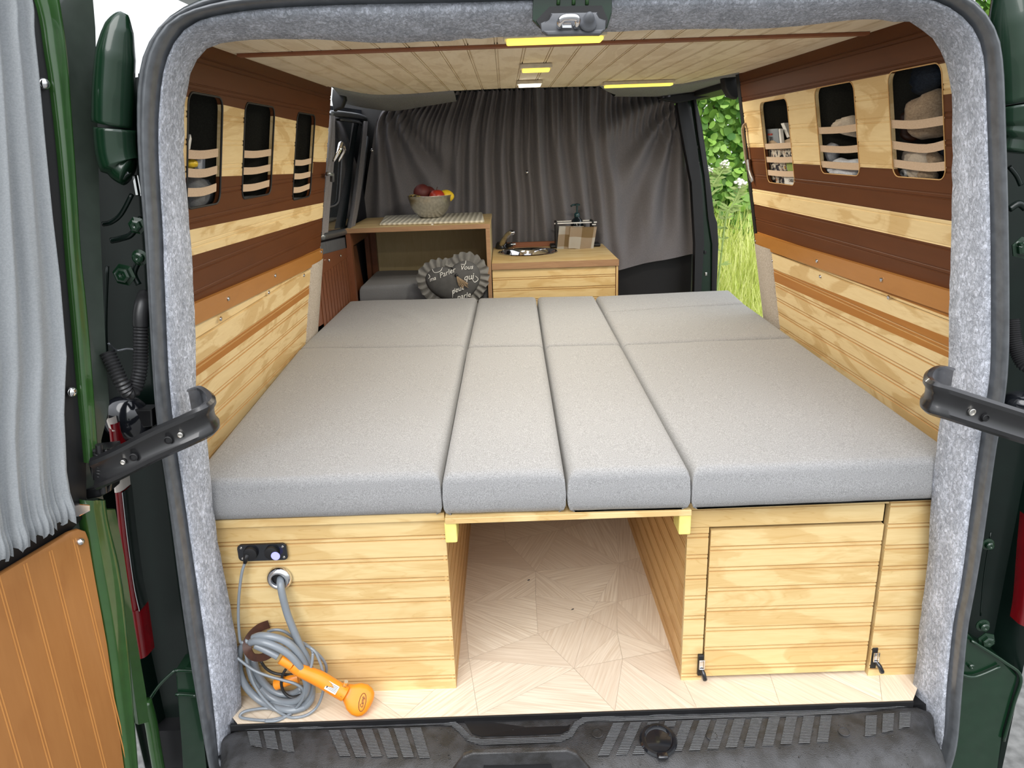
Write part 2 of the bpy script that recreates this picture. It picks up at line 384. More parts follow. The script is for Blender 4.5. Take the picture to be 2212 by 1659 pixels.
# side walls ---------------------------------------------------------
def wall(side):
    s=-1 if side=='left' else 1
    y0,y1=.15,1.345; zl=.764; zt=1.335
    O=wp(s,y0,zl); T=wp(s,y0,zt); Vd=(T-O); N=V((-s,0,-.182)).normalized()
    bm=B(); bead(bm,O,V((0,1,0)),Vd,N,y1-y0,Vd.length,g0=.0485,pitch=.0492,d=.0018)
    w=mk('wall_'+side,bm,['stripe_'+side]*2,origin=V((s*.76,.7,.76)))
    wins={'left':[((408,203),(485,208),(470,440),(400,452)),((533,222),(595,232),(582,420),(518,430)),((647,243),(682,250),(668,425),(626,433))],
          'right':[((1640,222),(1697,212),(1720,400),(1660,395)),((1758,192),(1840,175),(1862,383),(1775,372)),((1912,155),(2028,138),(2050,388),(1935,383))]}[side]
    cut=B(); rims=[]; info=[]
    for q in wins:
        pp=[Pw(a,b,s) for a,b in q]
        ys=sorted(p.y for p in pp); zs=sorted(p.z for p in pp)
        ya,yb=(ys[0]+ys[1])/2,(ys[2]+ys[3])/2; za,zb=(zs[0]+zs[1])/2,(zs[2]+zs[3])/2
        info.append((ya,yb,za,zb))
        rr=[(cx+(ya+yb)/2,cz+(za+zb)/2) for cx,cz in rrect(yb-ya,zb-za,.022)]
        poly=[wp(s,y,z,.03) for y,z in rr]
        prism(cut,poly,V((s*.06,0,0)))
        rims.append([wp(s,y,z,.0005) for y,z in rr])
    me=bpy.data.meshes.new('k'); bmesh.ops.recalc_face_normals(cut,faces=cut.faces)
    # cutter in the wall's own frame
    for v in cut.verts: pass
    boolean(w,cut)
    structure(w)
    for r in rims:
        bm=B(); tube(bm,r,.0022 if side=='left' else .0012,6,closed=True); mk('window_edge',bm,'black' if side=='left' else 'pine_y',w,smooth=True)
    return w,info,s,N
wallL,winL,sL,NL=wall('left')
wallR,winR,sR,NR=wall('right')
# pocket liners behind the windows
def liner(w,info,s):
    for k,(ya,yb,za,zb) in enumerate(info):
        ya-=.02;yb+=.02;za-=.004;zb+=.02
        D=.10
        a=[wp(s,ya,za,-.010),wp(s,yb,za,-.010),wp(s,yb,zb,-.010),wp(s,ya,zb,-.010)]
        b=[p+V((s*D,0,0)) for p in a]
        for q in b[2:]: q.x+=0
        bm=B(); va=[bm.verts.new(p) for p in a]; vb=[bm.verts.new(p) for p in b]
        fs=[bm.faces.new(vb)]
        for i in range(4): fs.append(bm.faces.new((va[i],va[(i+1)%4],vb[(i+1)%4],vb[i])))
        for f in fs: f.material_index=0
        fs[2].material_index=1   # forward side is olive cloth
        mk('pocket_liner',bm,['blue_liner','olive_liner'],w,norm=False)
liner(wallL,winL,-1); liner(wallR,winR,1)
# elastic bands
def band(w,s,pl,width,N,mid=None):
    pts=[Pw(a,b,s)+N*-.003 for a,b in pl]; pts=resample(smoothpath(pts,4),9)
    Vd=V((s*-.182,0,.983)).normalized()
    bm=B(); rows=[]
    for p in pts: rows.append([p-Vd*width/2-N*.0006,p+Vd*width/2-N*.0006,p+Vd*width/2+N*.0006,p-Vd*width/2+N*.0006])
    loft(bm,rows,True,True); mk('elastic_band',bm,'band_tan',w)
for pl in ([(392,332),(438,335),(474,330)],[(396,372),(440,375),(472,367)],[(398,416),(440,415),(470,405)],
           [(524,333),(555,334),(590,329)],[(521,370),(555,369),(587,362)],[(517,407),(550,405),(584,396)],
           [(631,351),(655,352),(676,347)],[(629,381),(652,381),(673,376)],[(626,411),(650,410),(671,402)]):
    band(wallL,-1,pl,.0165,NL)
for pl in ([(1917,268),(1973,270),(2045,259)],[(1921,313),(1995,322),(2050,309)],[(1926,353),(2000,362),(2054,357)],
           [(1762,283),(1810,281),(1856,275)],[(1766,321),(1820,324),(1862,320)],[(1772,355),(1820,359),(1867,361)],
           [(1649,317),(1680,316),(1712,314)],[(1652,345),(1685,346),(1716,345)],[(1656,373),(1690,376),(1720,376)]):
    band(wallR,1,pl,.0165,NR)
def screws(w,s,pl,off=.001,N=None,mat='chrome'):
    for a,b in pl:
        c=Pw(a,b,s)+N*off; bm=B(); lathe(bm,[(.0,.0),(.0055,0),(.005,.0022),(.0028,.0028),(.0026,.0012),(0,.0012)],c,12,N); mk('screw',bm,mat,w,smooth='auto')
# orange batten
def batten(w,s,N,sh):
    bm=B(); rows=[]
    Vd=V((s*-.182,0,.983)).normalized()
    for y in (.12,1.345):
        z0=.766+sh*(1.33-y)+ (0 if s<0 else .0); a=wp(s,y,z0); b=wp(s,y,z0+.045); rows.append([a+N*.0005,b+N*.0005,b+N*.009,a+N*.009])
    loft(bm,rows,True,True)
    o=mk('batten',bm,'orange_y',w); 
    return o
batten(wallL,-1,NL,.030); batten(wallR,1,NR,.015)
screws(wallL,-1,[(484,644),(587,594),(688,543)],.0095,NL)
screws(wallR,1,[(1637,519),(1772,562),(1913,602)],.0095,NR)
# lower side panels
def lower(side):
    s=-1 if side=='left' else 1; N=NL if s<0 else NR
    y0,y1=.12,1.20; 
    bm=B(); O=wp(s,y0,.42); T=wp(s,y0,.762); Vd=T-O
    bead(bm,O+N*.006,V((0,1,0)),Vd,N,y1-y0,Vd.length,g0=.045,pitch=.0492,th=.008,d=.0025)
    o=mk('trim_1' if s<0 else 'trim_2',bm,['stripe_lower' if s<0 else 'stripe_lower_right','groove_dark'],origin=V((s*.79,.6,.42))); structure(o); return o
lowL=lower('left'); lowR=lower('right')
screws(lowL,-1,[(470,688),(575,631),(652,594)],.0065,NL); screws(lowR,1,[(1672,562),(1777,596),(1926,641)],.0065,NR)
# lining felt pillars forward of the lower panels
for s,pl,nm in ((-1,None,'trim_3'),(1,None,'trim_4')):
    bm=B(); N=NL if s<0 else NR
    rows=[]
    for z in (.0,.3,.55,.68,.775):
        rows.append([wp(s,1.19,z,-.004),wp(s,1.20,z,.010),wp(s,1.28,z,.013),wp(s,1.355,z,.010),wp(s,1.375,z,-.006)])
    loft(bm,rows); o=mk(nm,bm,'felt_beige' ,smooth=True); structure(o)
# ceiling --------------------------------------------------------------
zc=1.325
front=[(716,187),(760,199),(814,206),(880,204),(980,196),(1092,191),(1295,186),(1371,187),(1471,182),(1597,157)]
fw=[P(a,b,'z',zc) for a,b in front]
bm=B()
# individual boards running front to back, with bead gaps; front edge follows the headliner
pitch=.0605; x=-.665; XS=[]
while x<.665: XS.append((x,min(x+pitch-.002,.665))); x+=pitch
def frontY(x):
    for a,b in zip(fw,fw[1:]):
        if a.x<=x<=b.x: return a.y+(b.y-a.y)*(x-a.x)/max(1e-6,b.x-a.x)
    return fw[0].y if x<fw[0].x else fw[-1].y
for a,b in XS:
    for u0,u1 in ((a,a+.003),(a+.006,b)):
        prism(bm,[(u0,.16,zc),(u0,frontY(u0),zc),(u1,frontY(u1),zc),(u1,.16,zc)],V((0,0,.006)))
prism(bm,[(-.66,.16,zc+.0035)]+[(-.66,frontY(-.66),zc+.0035)]+[V((p.x,p.y,zc+.0035)) for p in fw]+[(.66,frontY(.66),zc+.0035),(.66,.16,zc+.0035)],V((0,0,.01)))
ceil=structure(mk('ceiling',bm,'ceil_wood'))
bm=B(); box(bm,-.655,.655,.42,.445,zc-.006,zc-.0002,.001); mk('joint_strip',bm,'trim_x',ceil)
# lamps on the ceiling ------------------------------------------------
def lamp(px0,px1,z,w,mat,nm,lab,housing='offwhite',dy=.03):
    a=P(*px0,'z',z); b=P(*px1,'z',z); c=(a+b)/2; d=(b-a); L=d.length; c.y+=0
    t=thing(nm,V((c.x,c.y,zc)),lab,'ceiling lamp','lit lamps on the wooden ceiling')
    M=frame(V((c.x,c.y,zc)),V((1,0,0)),V((0,1,0)),V((0,0,1)))
    bm=B(); box(bm,-L/2,L/2,-w/2,w/2,-.012,-.0005,.003,2,M); mk('lamp_housing',bm,housing,t)
    bm=B(); box(bm,-L/2+.006,L/2-.006,-w/2+.004,w/2-.004,-.019,-.0122,.003,2,M); mk('diffuser',bm,mat,t)
    ld=bpy.data.lights.new('lamp_light','AREA'); ld.shape='RECTANGLE'; ld.size=L; ld.size_y=w; ld.energy=LP_; ld.color=(1,.93,.80)
    lo=bpy.data.objects.new('lamp_light',ld); COL.objects.link(lo); lo.parent=t; lo.location=(0,0,-.024)
    return t
LP_=3.0
lamp((1087,88),(1308,80),zc-.012,.055,'lamp_yellow','ceiling_lamp','long yellow ceiling lamp nearest the rear door latch')
lamp((1123,150),(1192,148),zc-.012,.05,'lamp_yellow','ceiling_lamp','short yellow glowing lamp in the middle of the wooden ceiling')
lamp((1117,183),(1171,182),zc-.012,.05,'lamp_white','ceiling_lamp','small white glowing ceiling lamp just above the dark curtain gathers')
lamp((1323,181),(1432,184),zc-.012,.05,'lamp_yellow','ceiling_lamp','yellow strip lamp on the ceiling above the right curtain')
# ================================================================== BODY
# opening outlines in order: bottom left, up, over the top, down to bottom right
inner=[(484,1655),(519,1566),(512,1396),(466,1140),(447,951),(425,850),(423,731),(414,550),(405,430),(397,325),(404,190),(430,122),(458,100),(500,90),(575,85),(685,85),(846,93),(1067,81),(1180,76),(1317,68),(1507,63),(1688,60),(1846,43),(1960,48),(1995,66),(2026,100),(2044,140),(2056,215),(2057,350),(2055,506),(2050,658),(2050,735),(2046,820),(2031,902),(2022,978),(2012,1070),(2003,1220),(1988,1336),(1980,1423),(1972,1515),(2003,1645)]
mid=[(483,1659),(472,1606),(441,1370),(403,1100),(371,875),(356,586),(354,506),(345,330),(348,217),(362,130),(392,72),(430,45),(461,35),(563,20),(725,11),(970,6),(1120,2),(1317,-4),(1507,-8),(1700,-11),(1880,-9),(1990,-4),(2045,14),(2092,52),(2115,97),(2122,145),(2128,270),(2136,464),(2139,675),(2137,804),(2118,937),(2104,1035),(2075,1250),(2058,1336),(2046,1452),(2035,1585),(2010,1659)]
outer=[(462,1720),(438,1606),(398,1370),(362,1100),(331,875),(313,586),(307,506),(293,330),(291,200),(302,125),(322,80),(352,42),(405,8),(470,-14),(563,-26),(725,-36),(970,-42),(1317,-52),(1700,-60),(1900,-58),(2030,-45),(2106,-5),(2149,48),(2166,97),(2172,160),(2176,337),(2182,690),(2171,862),(2153,949),(2125,1151),(2096,1307),(2084,1452),(2070,1602),(2049,1680)]
NS=170
def loop(pl,y): return resample(smoothpath([P(a,b,'y',y) for a,b in pl],5),NS)
Li=loop(inner,.055); Lm=loop(mid,-.012); Lo=loop(outer,-.020)
ctr=V((0,0,.65))
def grow(L,k,y):
    o=[]
    for i,p in enumerate(L):
        t=(L[min(NS-1,i+1)]-L[max(0,i-1)]); nrm=V((-t.z,0,t.x)).normalized()
        if nrm.dot(p-ctr)<0: nrm=-nrm
        o.append(V((p.x+nrm.x*k,y,p.z+nrm.z*k)))
    return o
# felt: from behind the seal, rounding over, to the inner edge and back into the van
rnd=random.Random(5)
jit=[noise.noise(V((i*.9,3,1)))*.003 for i in range(NS)]
Lij=[p+(p-ctr).normalized()*j for p,j in zip(Li,jit)]
def lerpL(a,b,t,y): return [V((p.x+(q.x-p.x)*t,y,p.z+(q.z-p.z)*t)) for p,q in zip(a,b)]
rows=[grow(Lm,.01,-.006),Lm,lerpL(Lm,Lij,.12,-.020),lerpL(Lm,Lij,.32,-.016),lerpL(Lm,Lij,.55,.004),lerpL(Lm,Lij,.8,.030),Lij,grow(Lij,.012,.068),grow(Lij,.032,.085),grow(Lij,.065,.125)]
# gap for the latch plate in the top
bm=B(); vr=loft(bm,rows)
mk_f=mk('trim_5',bm,'felt',smooth=True); structure(mk_f)
# rubber seal: ridged section
sec=[(-.004,.002),(0,-.010),(.10,-.020),(.22,-.024),(.33,-.018),(.40,-.012),(.47,-.030),(.60,-.045),(.74,-.046),(.86,-.034),(.92,-.018),(1.0,-.012)]
rows=[[V((p.x+(q.x-p.x)*t,y,p.z+(q.z-p.z)*t)) for p,q in zip(Lo,Lm)] for t,y in sec]
bm=B(); loft(bm,rows); seal=mk('door_seal',bm,'rubber',smooth=True); tag(seal,'ribbed black rubber seal running around the grey felt edge of the rear opening','rubber seal')
# green flange behind the seal and body pillars
body=thing('van_body',V((0,0,-.1)),'dark green painted van body around the rear opening, outside the rubber seal','van body')
bm=B()
loft(bm,[grow(Lo,-.012,-.006),grow(Lo,.004,-.002),grow(Lo,.008,.02),grow(Lo,.008,.05)]); mk('flange',bm,'green_dark',body,smooth=True)
top=[p for p in Lo if abs(p.x)<.58 and p.z>1.2]
bm=B(); loft(bm,[[V((p.x,-.004,p.z)) for p in top],[V((p.x,-.006,max(1.385,p.z+.01))) for p in top],[V((p.x,.010,1.41)) for p in top],[V((p.x,.045,1.421)) for p in top]]); mk('rear_header',bm,'green_paint',body,smooth='auto')
def pillar(s):
    """body side beyond the seal: channel, then the outer corner"""
    rows=[]
    def seamx(z):
        c=[(abs(p.z-z),abs(p.x)) for p in Lo if p.x*s>0.3]; return min(c)[1]
    for z in [x_*.05 for x_ in range(-9,26)]:
        lean=.11*max(0,(z-.55))
        xo=.925-lean-.10*max(0,z-1.1)**1.0
        xi=seamx(z)+.006
        xo=max(xo,xi+.09)
        rows.append([V((s*(xi),.0,z)),V((s*(xi+.004),.030,z)),V((s*(xi+.015),.048,z)),V((s*(xi+.035),.060,z)),V((s*(xo-.045),.058,z)),V((s*(xo-.03),.02,z)),V((s*(xo-.012),.004,z)),V((s*xo,.02,z)),V((s*(xo+.008),.08,z)),V((s*(xo+.01),.6,z))])
    bm=B(); loft(bm,rows)
    mk('rear_pillar',bm,'green_dark',body,smooth='auto')
    # rounded gutter cap at the top, brighter green
    bm=B()
    def Q(a,b,y=-.02): 
        if s>0: return P(a,b,'y',y)
        return P(a,b,'y',y)
    if s<0: L=[(243,270),(245,200),(250,120),(258,60),(268,28)]; W=[.030,.030,.028,.020,.006]
    else: L=[(2205,215),(2200,120),(2192,40),(2184,-30),(2176,-70)]; W=[.045,.042,.036,.025,.006]
    tube(bm,smoothpath([Q(*q,-.005) for q in L],6),[W[min(4,int(i/6))]+(W[min(4,int(i/6)+1)]-W[min(4,int(i/6))])*((i%6)/6) for i in range(25)],16)
    mk('gutter_cap',bm,'green_paint',body,smooth=True)
    bm=B()
    if s<0: L=[(248,278),(252,330),(262,360),(280,372)]; W=[.031,.031,.024,.012]
    else: L=[(2208,222),(2206,270),(2196,300),(2186,330)]; W=[.046,.042,.03,.014]
    tube(bm,smoothpath([Q(*q,-.005) for q in L],6),[W[min(3,int(i/6))] for i in range(19)],16)
    mk('gutter_cap',bm,'green_paint',body,smooth=True)
    # bright flared ribs
    return
pillar(-1); pillar(1)
# bent sheet metal, brackets and bolts on the pillars
for i,(pl,r) in enumerate([([(285,420),(262,462),(240,480),(222,484)],.004),([(305,470),(285,505),(262,515),(240,520)],.005),([(302,560),(290,590),(300,615)],.005),([(232,575),(228,700),(232,800)],.003),
                ([(2180,360),(2196,380),(2205,400)],.004),([(2180,452),(2200,440),(2215,450)],.006),([(2140,1150),(2125,1250),(2118,1330)],.0015)]):
    bm=B(); tube(bm,smoothpath([P(a,b,'y',.02) for a,b in pl],5),r,8); mk('pressed_rib',bm,'green_dark',body,smooth=True)
for a,b,r in [(297,487,.010),(303,556,.009),(269,593,.013),(2208,535,.013),(2199,527,.004),(2133,1175,.008),(2122,1350,.009),(2130,1382,.012),(2093,1434,.006)]:
    bm=B(); c=P(a,b,'y',.012); lathe(bm,[(0,0),(r*1.5,0),(r*1.5,.002),(r,.003),(r,.010),(r*.7,.012),(r*.35,.012),(0,.010)],c,6 if r>.009 else 16,V((0,-1,0))); mk('bolt',bm,'green_paint',body)
bm=B(); box(bm,*(lambda a,b:(a.x,b.x,.0,.012,b.z,a.z))(P(288,378,'y',0),P(296,424,'y',0)),.002); mk('striker',bm,'chrome',body)
# lower green corner brackets
for s,poly in ((-1,[(378,1450),(400,1444),(425,1448),(440,1600),(446,1659),(455,1760),(400,1760),(392,1600)]),(1,[(2075,1340),(2100,1385),(2170,1430),(2200,1462),(2165,1580),(2150,1720),(2045,1720),(2070,1560)])):
    bm=B(); prism(bm,[P(a,b,'y',.008) for a,b in poly],V((0,.06,0)),.004,2); o=mk('corner_bracket',bm,'green_paint',body)
# folded highlight edges of the brackets
for pl in ([(2098,1384),(2170,1430),(2205,1462),(2190,1520),(2168,1600)],[(2070,1455),(2105,1462),(2160,1440)],[(378,1448),(425,1450)],[(380,1500),(426,1503)],[(318,1520),(345,1480),(378,1448)]):
    bm=B(); tube(bm,smoothpath([P(a,b,'y',.002) for a,b in pl],5),.0035,8); mk('folded_edge',bm,'green_paint',body,smooth=True)
# outer skin of the flank below on the left, bright
bm=B(); tube(bm,smoothpath([P(a,b,'y',-.02) for a,b in [(314,1515),(326,1560),(336,1620),(350,1700)]],5),.012,12); mk('flank_edge',bm,'green_bright',body,smooth=True)
# body shell (outer skin closing the interior)
def shellside(s):
    bm=B()
    ya,yb=.05,(2.75 if s<0 else 1.40)
    rows=[]
    for z,x in ((-.1,.93),(.5,.935),(.8,.925),(1.1,.88),(1.20,.855),(1.25,.84)):
        rows.append([V((s*x,ya,z)),V((s*x,yb,z)),V((s*(x-.01),yb,z)),V((s*(x-.01),ya,z))])
    loft(bm,rows,True,True); structure(mk('wall_outer_'+('left' if s<0 else 'right'),bm,'green_dark'))
shellside(-1); shellside(1)
bm=B(); box(bm,-.70,.70,.04,3.6,1.40,1.42); structure(mk('ceiling_outer',bm,'green_dark'))
bm=B(); box(bm,-.90,.90,.02,2.7,-.12,-.022); structure(mk('floor_base',bm,'black'))
bm=B(); box(bm,-.90,.92,3.55,3.60,-.1,1.42); structure(mk('wall_front',bm,'black'))
# forward end of the right side panel
bm=B(); prism(bm,[wp(1,1.352,0,-.0),wp(1,1.352,1.33,0),V((.80,1.352,1.36)),V((.92,1.352,1.0)),V((.92,1.352,0))],V((0,.03,0))); mk('pillar_end',bm,'black',body)
bm=B(); prism(bm,[wp(-1,1.352,0,-.03),wp(-1,1.352,1.33,-.03),V((-.80,1.352,1.36)),V((-.92,1.352,1.0)),V((-.92,1.352,0))],V((0,.03,0))); mk('pillar_end',bm,'black',body)
# front corner headliner felt (left, right)
def headliner(s):
    if s<0: top=[(716,187),(760,199),(814,206),(880,204),(980,196)]; lo=[(742,221),(778,229),(832,237),(858,236),(985,215)]
    else: top=[(1295,186),(1371,187),(1471,182),(1597,157)]; lo=[(1330,205),(1430,205),(1500,196),(1590,186)]
    T=resample([P(a,b,'z',zc-.001) for a,b in top],14)
    Bt=resample([P(a,b,'y',2.22) for a,b in lo],14)
    rows=[[p+V((0,.0,.008)) for p in T],T]
    for t in (.25,.5,.75,1): rows.append([V((p.x+(q.x-p.x)*t,p.y+(q.y-p.y)*t+.03*math.sin(PI*t),p.z+(q.z-p.z)*t)) for p,q in zip(T,Bt)])
    rows.append([q+V((0,.05,-.004)) for q in Bt]); rows.append([q+V((0,.30,.04)) for q in Bt])
    bm=B(); loft(bm,rows); o=mk('trim_6' if s<0 else 'trim_7',bm,'felt_dark',smooth=True); structure(o)
headliner(-1); headliner(1)
# ================================================================== BED
def edgeprof(L,r,n):
    """positions along 0..L dense near the ends"""
    e=[r*(1-math.cos(PI/2*i/4)) for i in range(5)]
    inner=[r+(L-2*r)*i/n for i in range(1,n)]
    return e+inner+[L-q for q in e[::-1]]
def cushion(name,c4,z0,z1,mat,label,cat,group=None,r=.018,seed=0,wr=None,parent=None,crown=.004):
    """c4: front-left, front-right, back-right, back-left (x,y)"""
    a,b,c,d=[V(p) for p in c4]
    W=(b-a).length; H=(d-a).length
    us=edgeprof(W,r,22); vs=edgeprof(H,r,22); U_=[q/W for q in us]; V_=[q/H for q in vs]
    def at(u,v): return a*(1-u)*(1-v)+b*u*(1-v)+c*u*v+d*(1-u)*v
    def drop(q,L):
        m=min(q,L-q); return 0 if m>=r else r-math.sqrt(max(0,r*r-(r-m)**2))
    bm=B(); grid=[]
    for j,v in enumerate(V_):
        row=[]
        for i,u in enumerate(U_):
            p=at(u,v); dd=min(r,math.hypot(drop(us[i],W),drop(vs[j],H)))
            z=z1-dd+crown*math.sin(PI*u)*math.sin(PI*v)+noise.noise(V((p.x*5,p.y*5,seed*7)))*.0035*(1 if dd==0 else .3)
            if wr and dd==0: z+=wr(p.x,p.y)
            row.append(bm.verts.new((p.x,p.y,z)))
        grid.append(row)
    for j in range(len(V_)-1):
        for i in range(len(U_)-1): bm.faces.new((grid[j][i],grid[j][i+1],grid[j+1][i+1],grid[j+1][i]))
    ring=[grid[0][i] for i in range(len(U_))]+[grid[j][-1] for j in range(1,len(V_))]+[grid[-1][i] for i in range(len(U_)-2,-1,-1)]+[grid[j][0] for j in range(len(V_)-2,0,-1)]
    cen=(a+b+c+d)/4
    prev=ring
    zs=[(.55,.003),(.25,.002),(.09,-.003),(.0,-.012)]
    for t,out in zs:
        nr=[]
        for v in ring:
            # outward direction by nearest side
            p=V((v.co.x,v.co.y)); dirs=[]
            o=V((0,0))
            for s0,s1 in ((a,b),(b,c),(c,d),(d,a)):
                e=(s1-s0).normalized(); nn=V((e.y,-e.x)); dist=abs((p-s0).dot(nn))
                if dist<.004: o+=nn
            if o.length>0: o.normalize()
            w=noise.noise(V((p.x*18,p.y*18,t*3+seed)))*.0012
            nr.append(bm.verts.new((p.x+o.x*(out+w),p.y+o.y*(out+w),z0+(z1-r-z0)*t)))
        n=len(ring)
        for k in range(n): bm.faces.new((prev[k],prev[(k+1)%n],nr[(k+1)%n],nr[k]))
        prev=nr
    bm.faces.new(prev)
    o=mk(name,bm,mat,parent,smooth=True)
    if parent is None: tag(o,label,cat,group)
    return o
def wrink(x,y):
    w=0
    for cx,cy,a,l,wd,h in ((-.50,1.52,2.2,.10,.012,.006),(-.56,1.45,2.35,.09,.010,.005),(-.38,1.60,2.5,.07,.009,.004),(-.45,1.40,2.1,.08,.01,.004),(-.52,1.60,2.4,.06,.008,.004)):
        dx,dy=x-cx,y-cy; u=dx*math.cos(a)+dy*math.sin(a); v=-dx*math.sin(a)+dy*math.cos(a)
        w+=1.9*h*math.exp(-(u/l)**2-(v/wd)**2)
    return w
def wrinkF(x,y):
    w=0
    for cx,cy,a,l,wd,h in ((-.60,.30,.9,.10,.010,.004),(-.63,.22,.7,.12,.010,.004),(-.52,.18,1.1,.06,.008,.003)):
        dx,dy=x-cx,y-cy; u=dx*math.cos(a)+dy*math.sin(a); v=-dx*math.sin(a)+dy*math.cos(a)
        w+=1.9*h*math.exp(-(u/l)**2-(v/wd)**2)
    return w
def wrinkR(x,y):
    w=0
    for cx,cy,a,l,wd,h in ((.52,1.40,1.9,.09,.010,.004),(.56,1.36,2.0,.08,.010,.004),(.60,1.42,2.1,.07,.01,.003),(.45,1.45,1.8,.07,.01,.003)):
        dx,dy=x-cx,y-cy; u=dx*math.cos(a)+dy*math.sin(a); v=-dx*math.sin(a)+dy*math.cos(a)
        w+=1.9*h*math.exp(-(u/l)**2-(v/wd)**2)
    return w
ZT,ZB=.522,.431
gp='grey mattress cushions laid out over the bed boxes'
cushion('mattress_cushion',[(-.752,.075),(-.258,.071),(-.258,1.06),(-.803,1.095)],ZB,ZT,'cushion_grey','wide grey mattress cushion above the socket panel, nearest the opening on the left','cushion',gp,seed=1,wr=wrinkF)
cushion('mattress_cushion',[(-.803,1.100),(-.258,1.068),(-.246,1.865),(-.795,1.885)],ZB,ZT,'cushion_grey','far left grey mattress cushion with wrinkles, in front of the shelf unit','cushion',gp,seed=2,wr=wrink)
cushion('mattress_cushion',[(-.252,.066),(-.014,.062),(-.006,1.025),(-.250,1.045)],ZB,ZT,'cushion_grey','narrow grey mattress strip, left one of the front middle pair over the gap','cushion',gp,seed=3,r=.02)
cushion('mattress_cushion',[(-.007,.061),(.228,.056),(.238,1.01),(.001,1.022)],ZB,ZT,'cushion_grey','narrow grey mattress strip, right one of the front middle pair over the gap','cushion',gp,seed=4,r=.02)
cushion('mattress_cushion',[(-.248,1.055),(-.006,1.035),(.004,1.835),(-.240,1.850)],ZB,ZT,'cushion_grey','short grey middle cushion at the far end, left of the centre seam','cushion',gp,seed=5)
cushion('mattress_cushion',[(.001,1.032),(.238,1.018),(.247,1.812),(.010,1.830)],ZB,ZT,'cushion_grey','short grey middle cushion at the far end, right of the centre seam','cushion',gp,seed=6)
cushion('mattress_cushion',[(.234,.055),(.760,.060),(.785,1.015),(.243,1.005)],ZB,ZT,'cushion_grey','wide grey mattress cushion above the hatch door, nearest the opening on the right','cushion',gp,seed=7)
cushion('mattress_cushion',[(.243,1.012),(.785,1.022),(.800,1.555),(.250,1.490)],ZB,ZT,'cushion_grey','right grey mattress cushion, second in from the farthest one by the side door','cushion',gp,seed=8,wr=wrinkR)
cushion('mattress_cushion',[(.251,1.497),(.800,1.562),(.822,1.835),(.252,1.800)],ZB,ZT,'cushion_grey','farthest right grey mattress cushion beside the open side door','cushion',gp,seed=9)
# --- left bed box
YF=.092
lb=thing('bed_box',V((-.5,.9,0)),'light pine beadboard bed box on the left with socket panel and hose outlet','storage box')
bm=B(); bead(bm,(-.80,YF,.0),(1,0,0),(0,0,1),(0,-1,0),.545,.412,g0=.030,pitch=.0488); mk('front_panel',bm,['pine_x','groove'],lb)
bm=B(); box(bm,-.80,-.2545,YF-.008,YF+.02,.4125,.430,.0012); mk('top_edge',bm,'pine_x',lb)
bm=B(); bead(bm,(-.2545,YF+.001,.0),(0,1,0),(0,0,1),(1,0,0),1.72,.412,g0=.030,pitch=.0488); mk('side_panel',bm,['pine_y','groove_dark'],lb)
bm=B(); box(bm,-.80,-.258,YF+.022,1.84,.4135,.430); mk('lid_board',bm,'pine_y',lb)
# --- right bed box
rb=thing('bed_box',V((.5,.9,0)),'light pine beadboard bed box on the right with a hatch door','storage box')
bm=B(); bead(bm,(.2365,YF,.0),(1,0,0),(0,0,1),(0,-1,0),.044,.372,g0=.012,pitch=.0488,th=.012); mk('stile',bm,['pine_x','groove'],rb)
bm=B(); box(bm,.2365,.634,YF,YF+.012,.3725,.411,.0015); mk('top_rail',bm,'pine_x',rb)
bm=B(); box(bm,.2365,.640,YF-.003,YF+.02,.4135,.430,.001); mk('top_edge',bm,'pine_x',rb)
bm=B(); bead(bm,(.642,YF-.006,.0),(1,0,0),(0,0,1),(0,-1,0),.16,.430,g0=.022,pitch=.0488,th=.018); mk('corner_panel',bm,['pine_x','groove'],rb)
bm=B(); bead(bm,(.2368,YF+.0125,.0),(0,1,0),(0,0,1),(-1,0,0),1.71,.412,g0=.030,pitch=.0488); mk('side_panel',bm,['pine_y','groove_dark'],rb)
bm=B(); box(bm,.2405,.80,YF+.03,1.80,.4135,.4305); mk('lid_board',bm,'pine_y',rb)
bm=B(); box(bm,.28,.645,YF+.05,YF+.055,.0,.41); mk('dark_cavity',bm,'black',rb)  # black sheet standing in for the shaded cavity seen through the hatch gaps
dr=B(); bead(dr,(.2845,YF-.001,.010),(1,0,0),(0,0,1),(0,-1,0),.352,.3555,g0=.020,pitch=.0488,th=.014)
door=mk('hatch_door',dr,['pine_x','groove'],rb)
def clip(px,py,flip):
    c=P(px,py,'y',YF-.004)
    M=frame(c,V((1,0,0)),V((0,1,0)),V((0,0,1)))
    bm=B(); box(bm,-.006,.006,-.004,.004,-.026,.026,.001,1,M); k=mk('toggle_catch',bm,'black',rb)
    bm=B(); box(bm,-.004,.004,-.009,-.0042,-.004,.016,.001,1,M); tube(bm,[M@V((-.005,-.012,.02)),M@V((.005,-.012,.02)),M@V((.005,-.012,-.002)),M@V((-.005,-.012,-.002))],.0013,6,closed=True); mk('catch_loop',bm,'chrome',k)
    bm=B(); d=.012*flip
    tube(bm,smoothpath([M@V((0,-.006,-.002)),M@V((d*.5,-.016,-.010)),M@V((d,-.020,-.024))],4),[.0035,.0035,.004,.0045,.005,.005,.005,.0055,.005],8); mk('catch_lever',bm,'black_gloss',k,smooth=True)
clip(1513,1436,.5); clip(1887,1420,1)
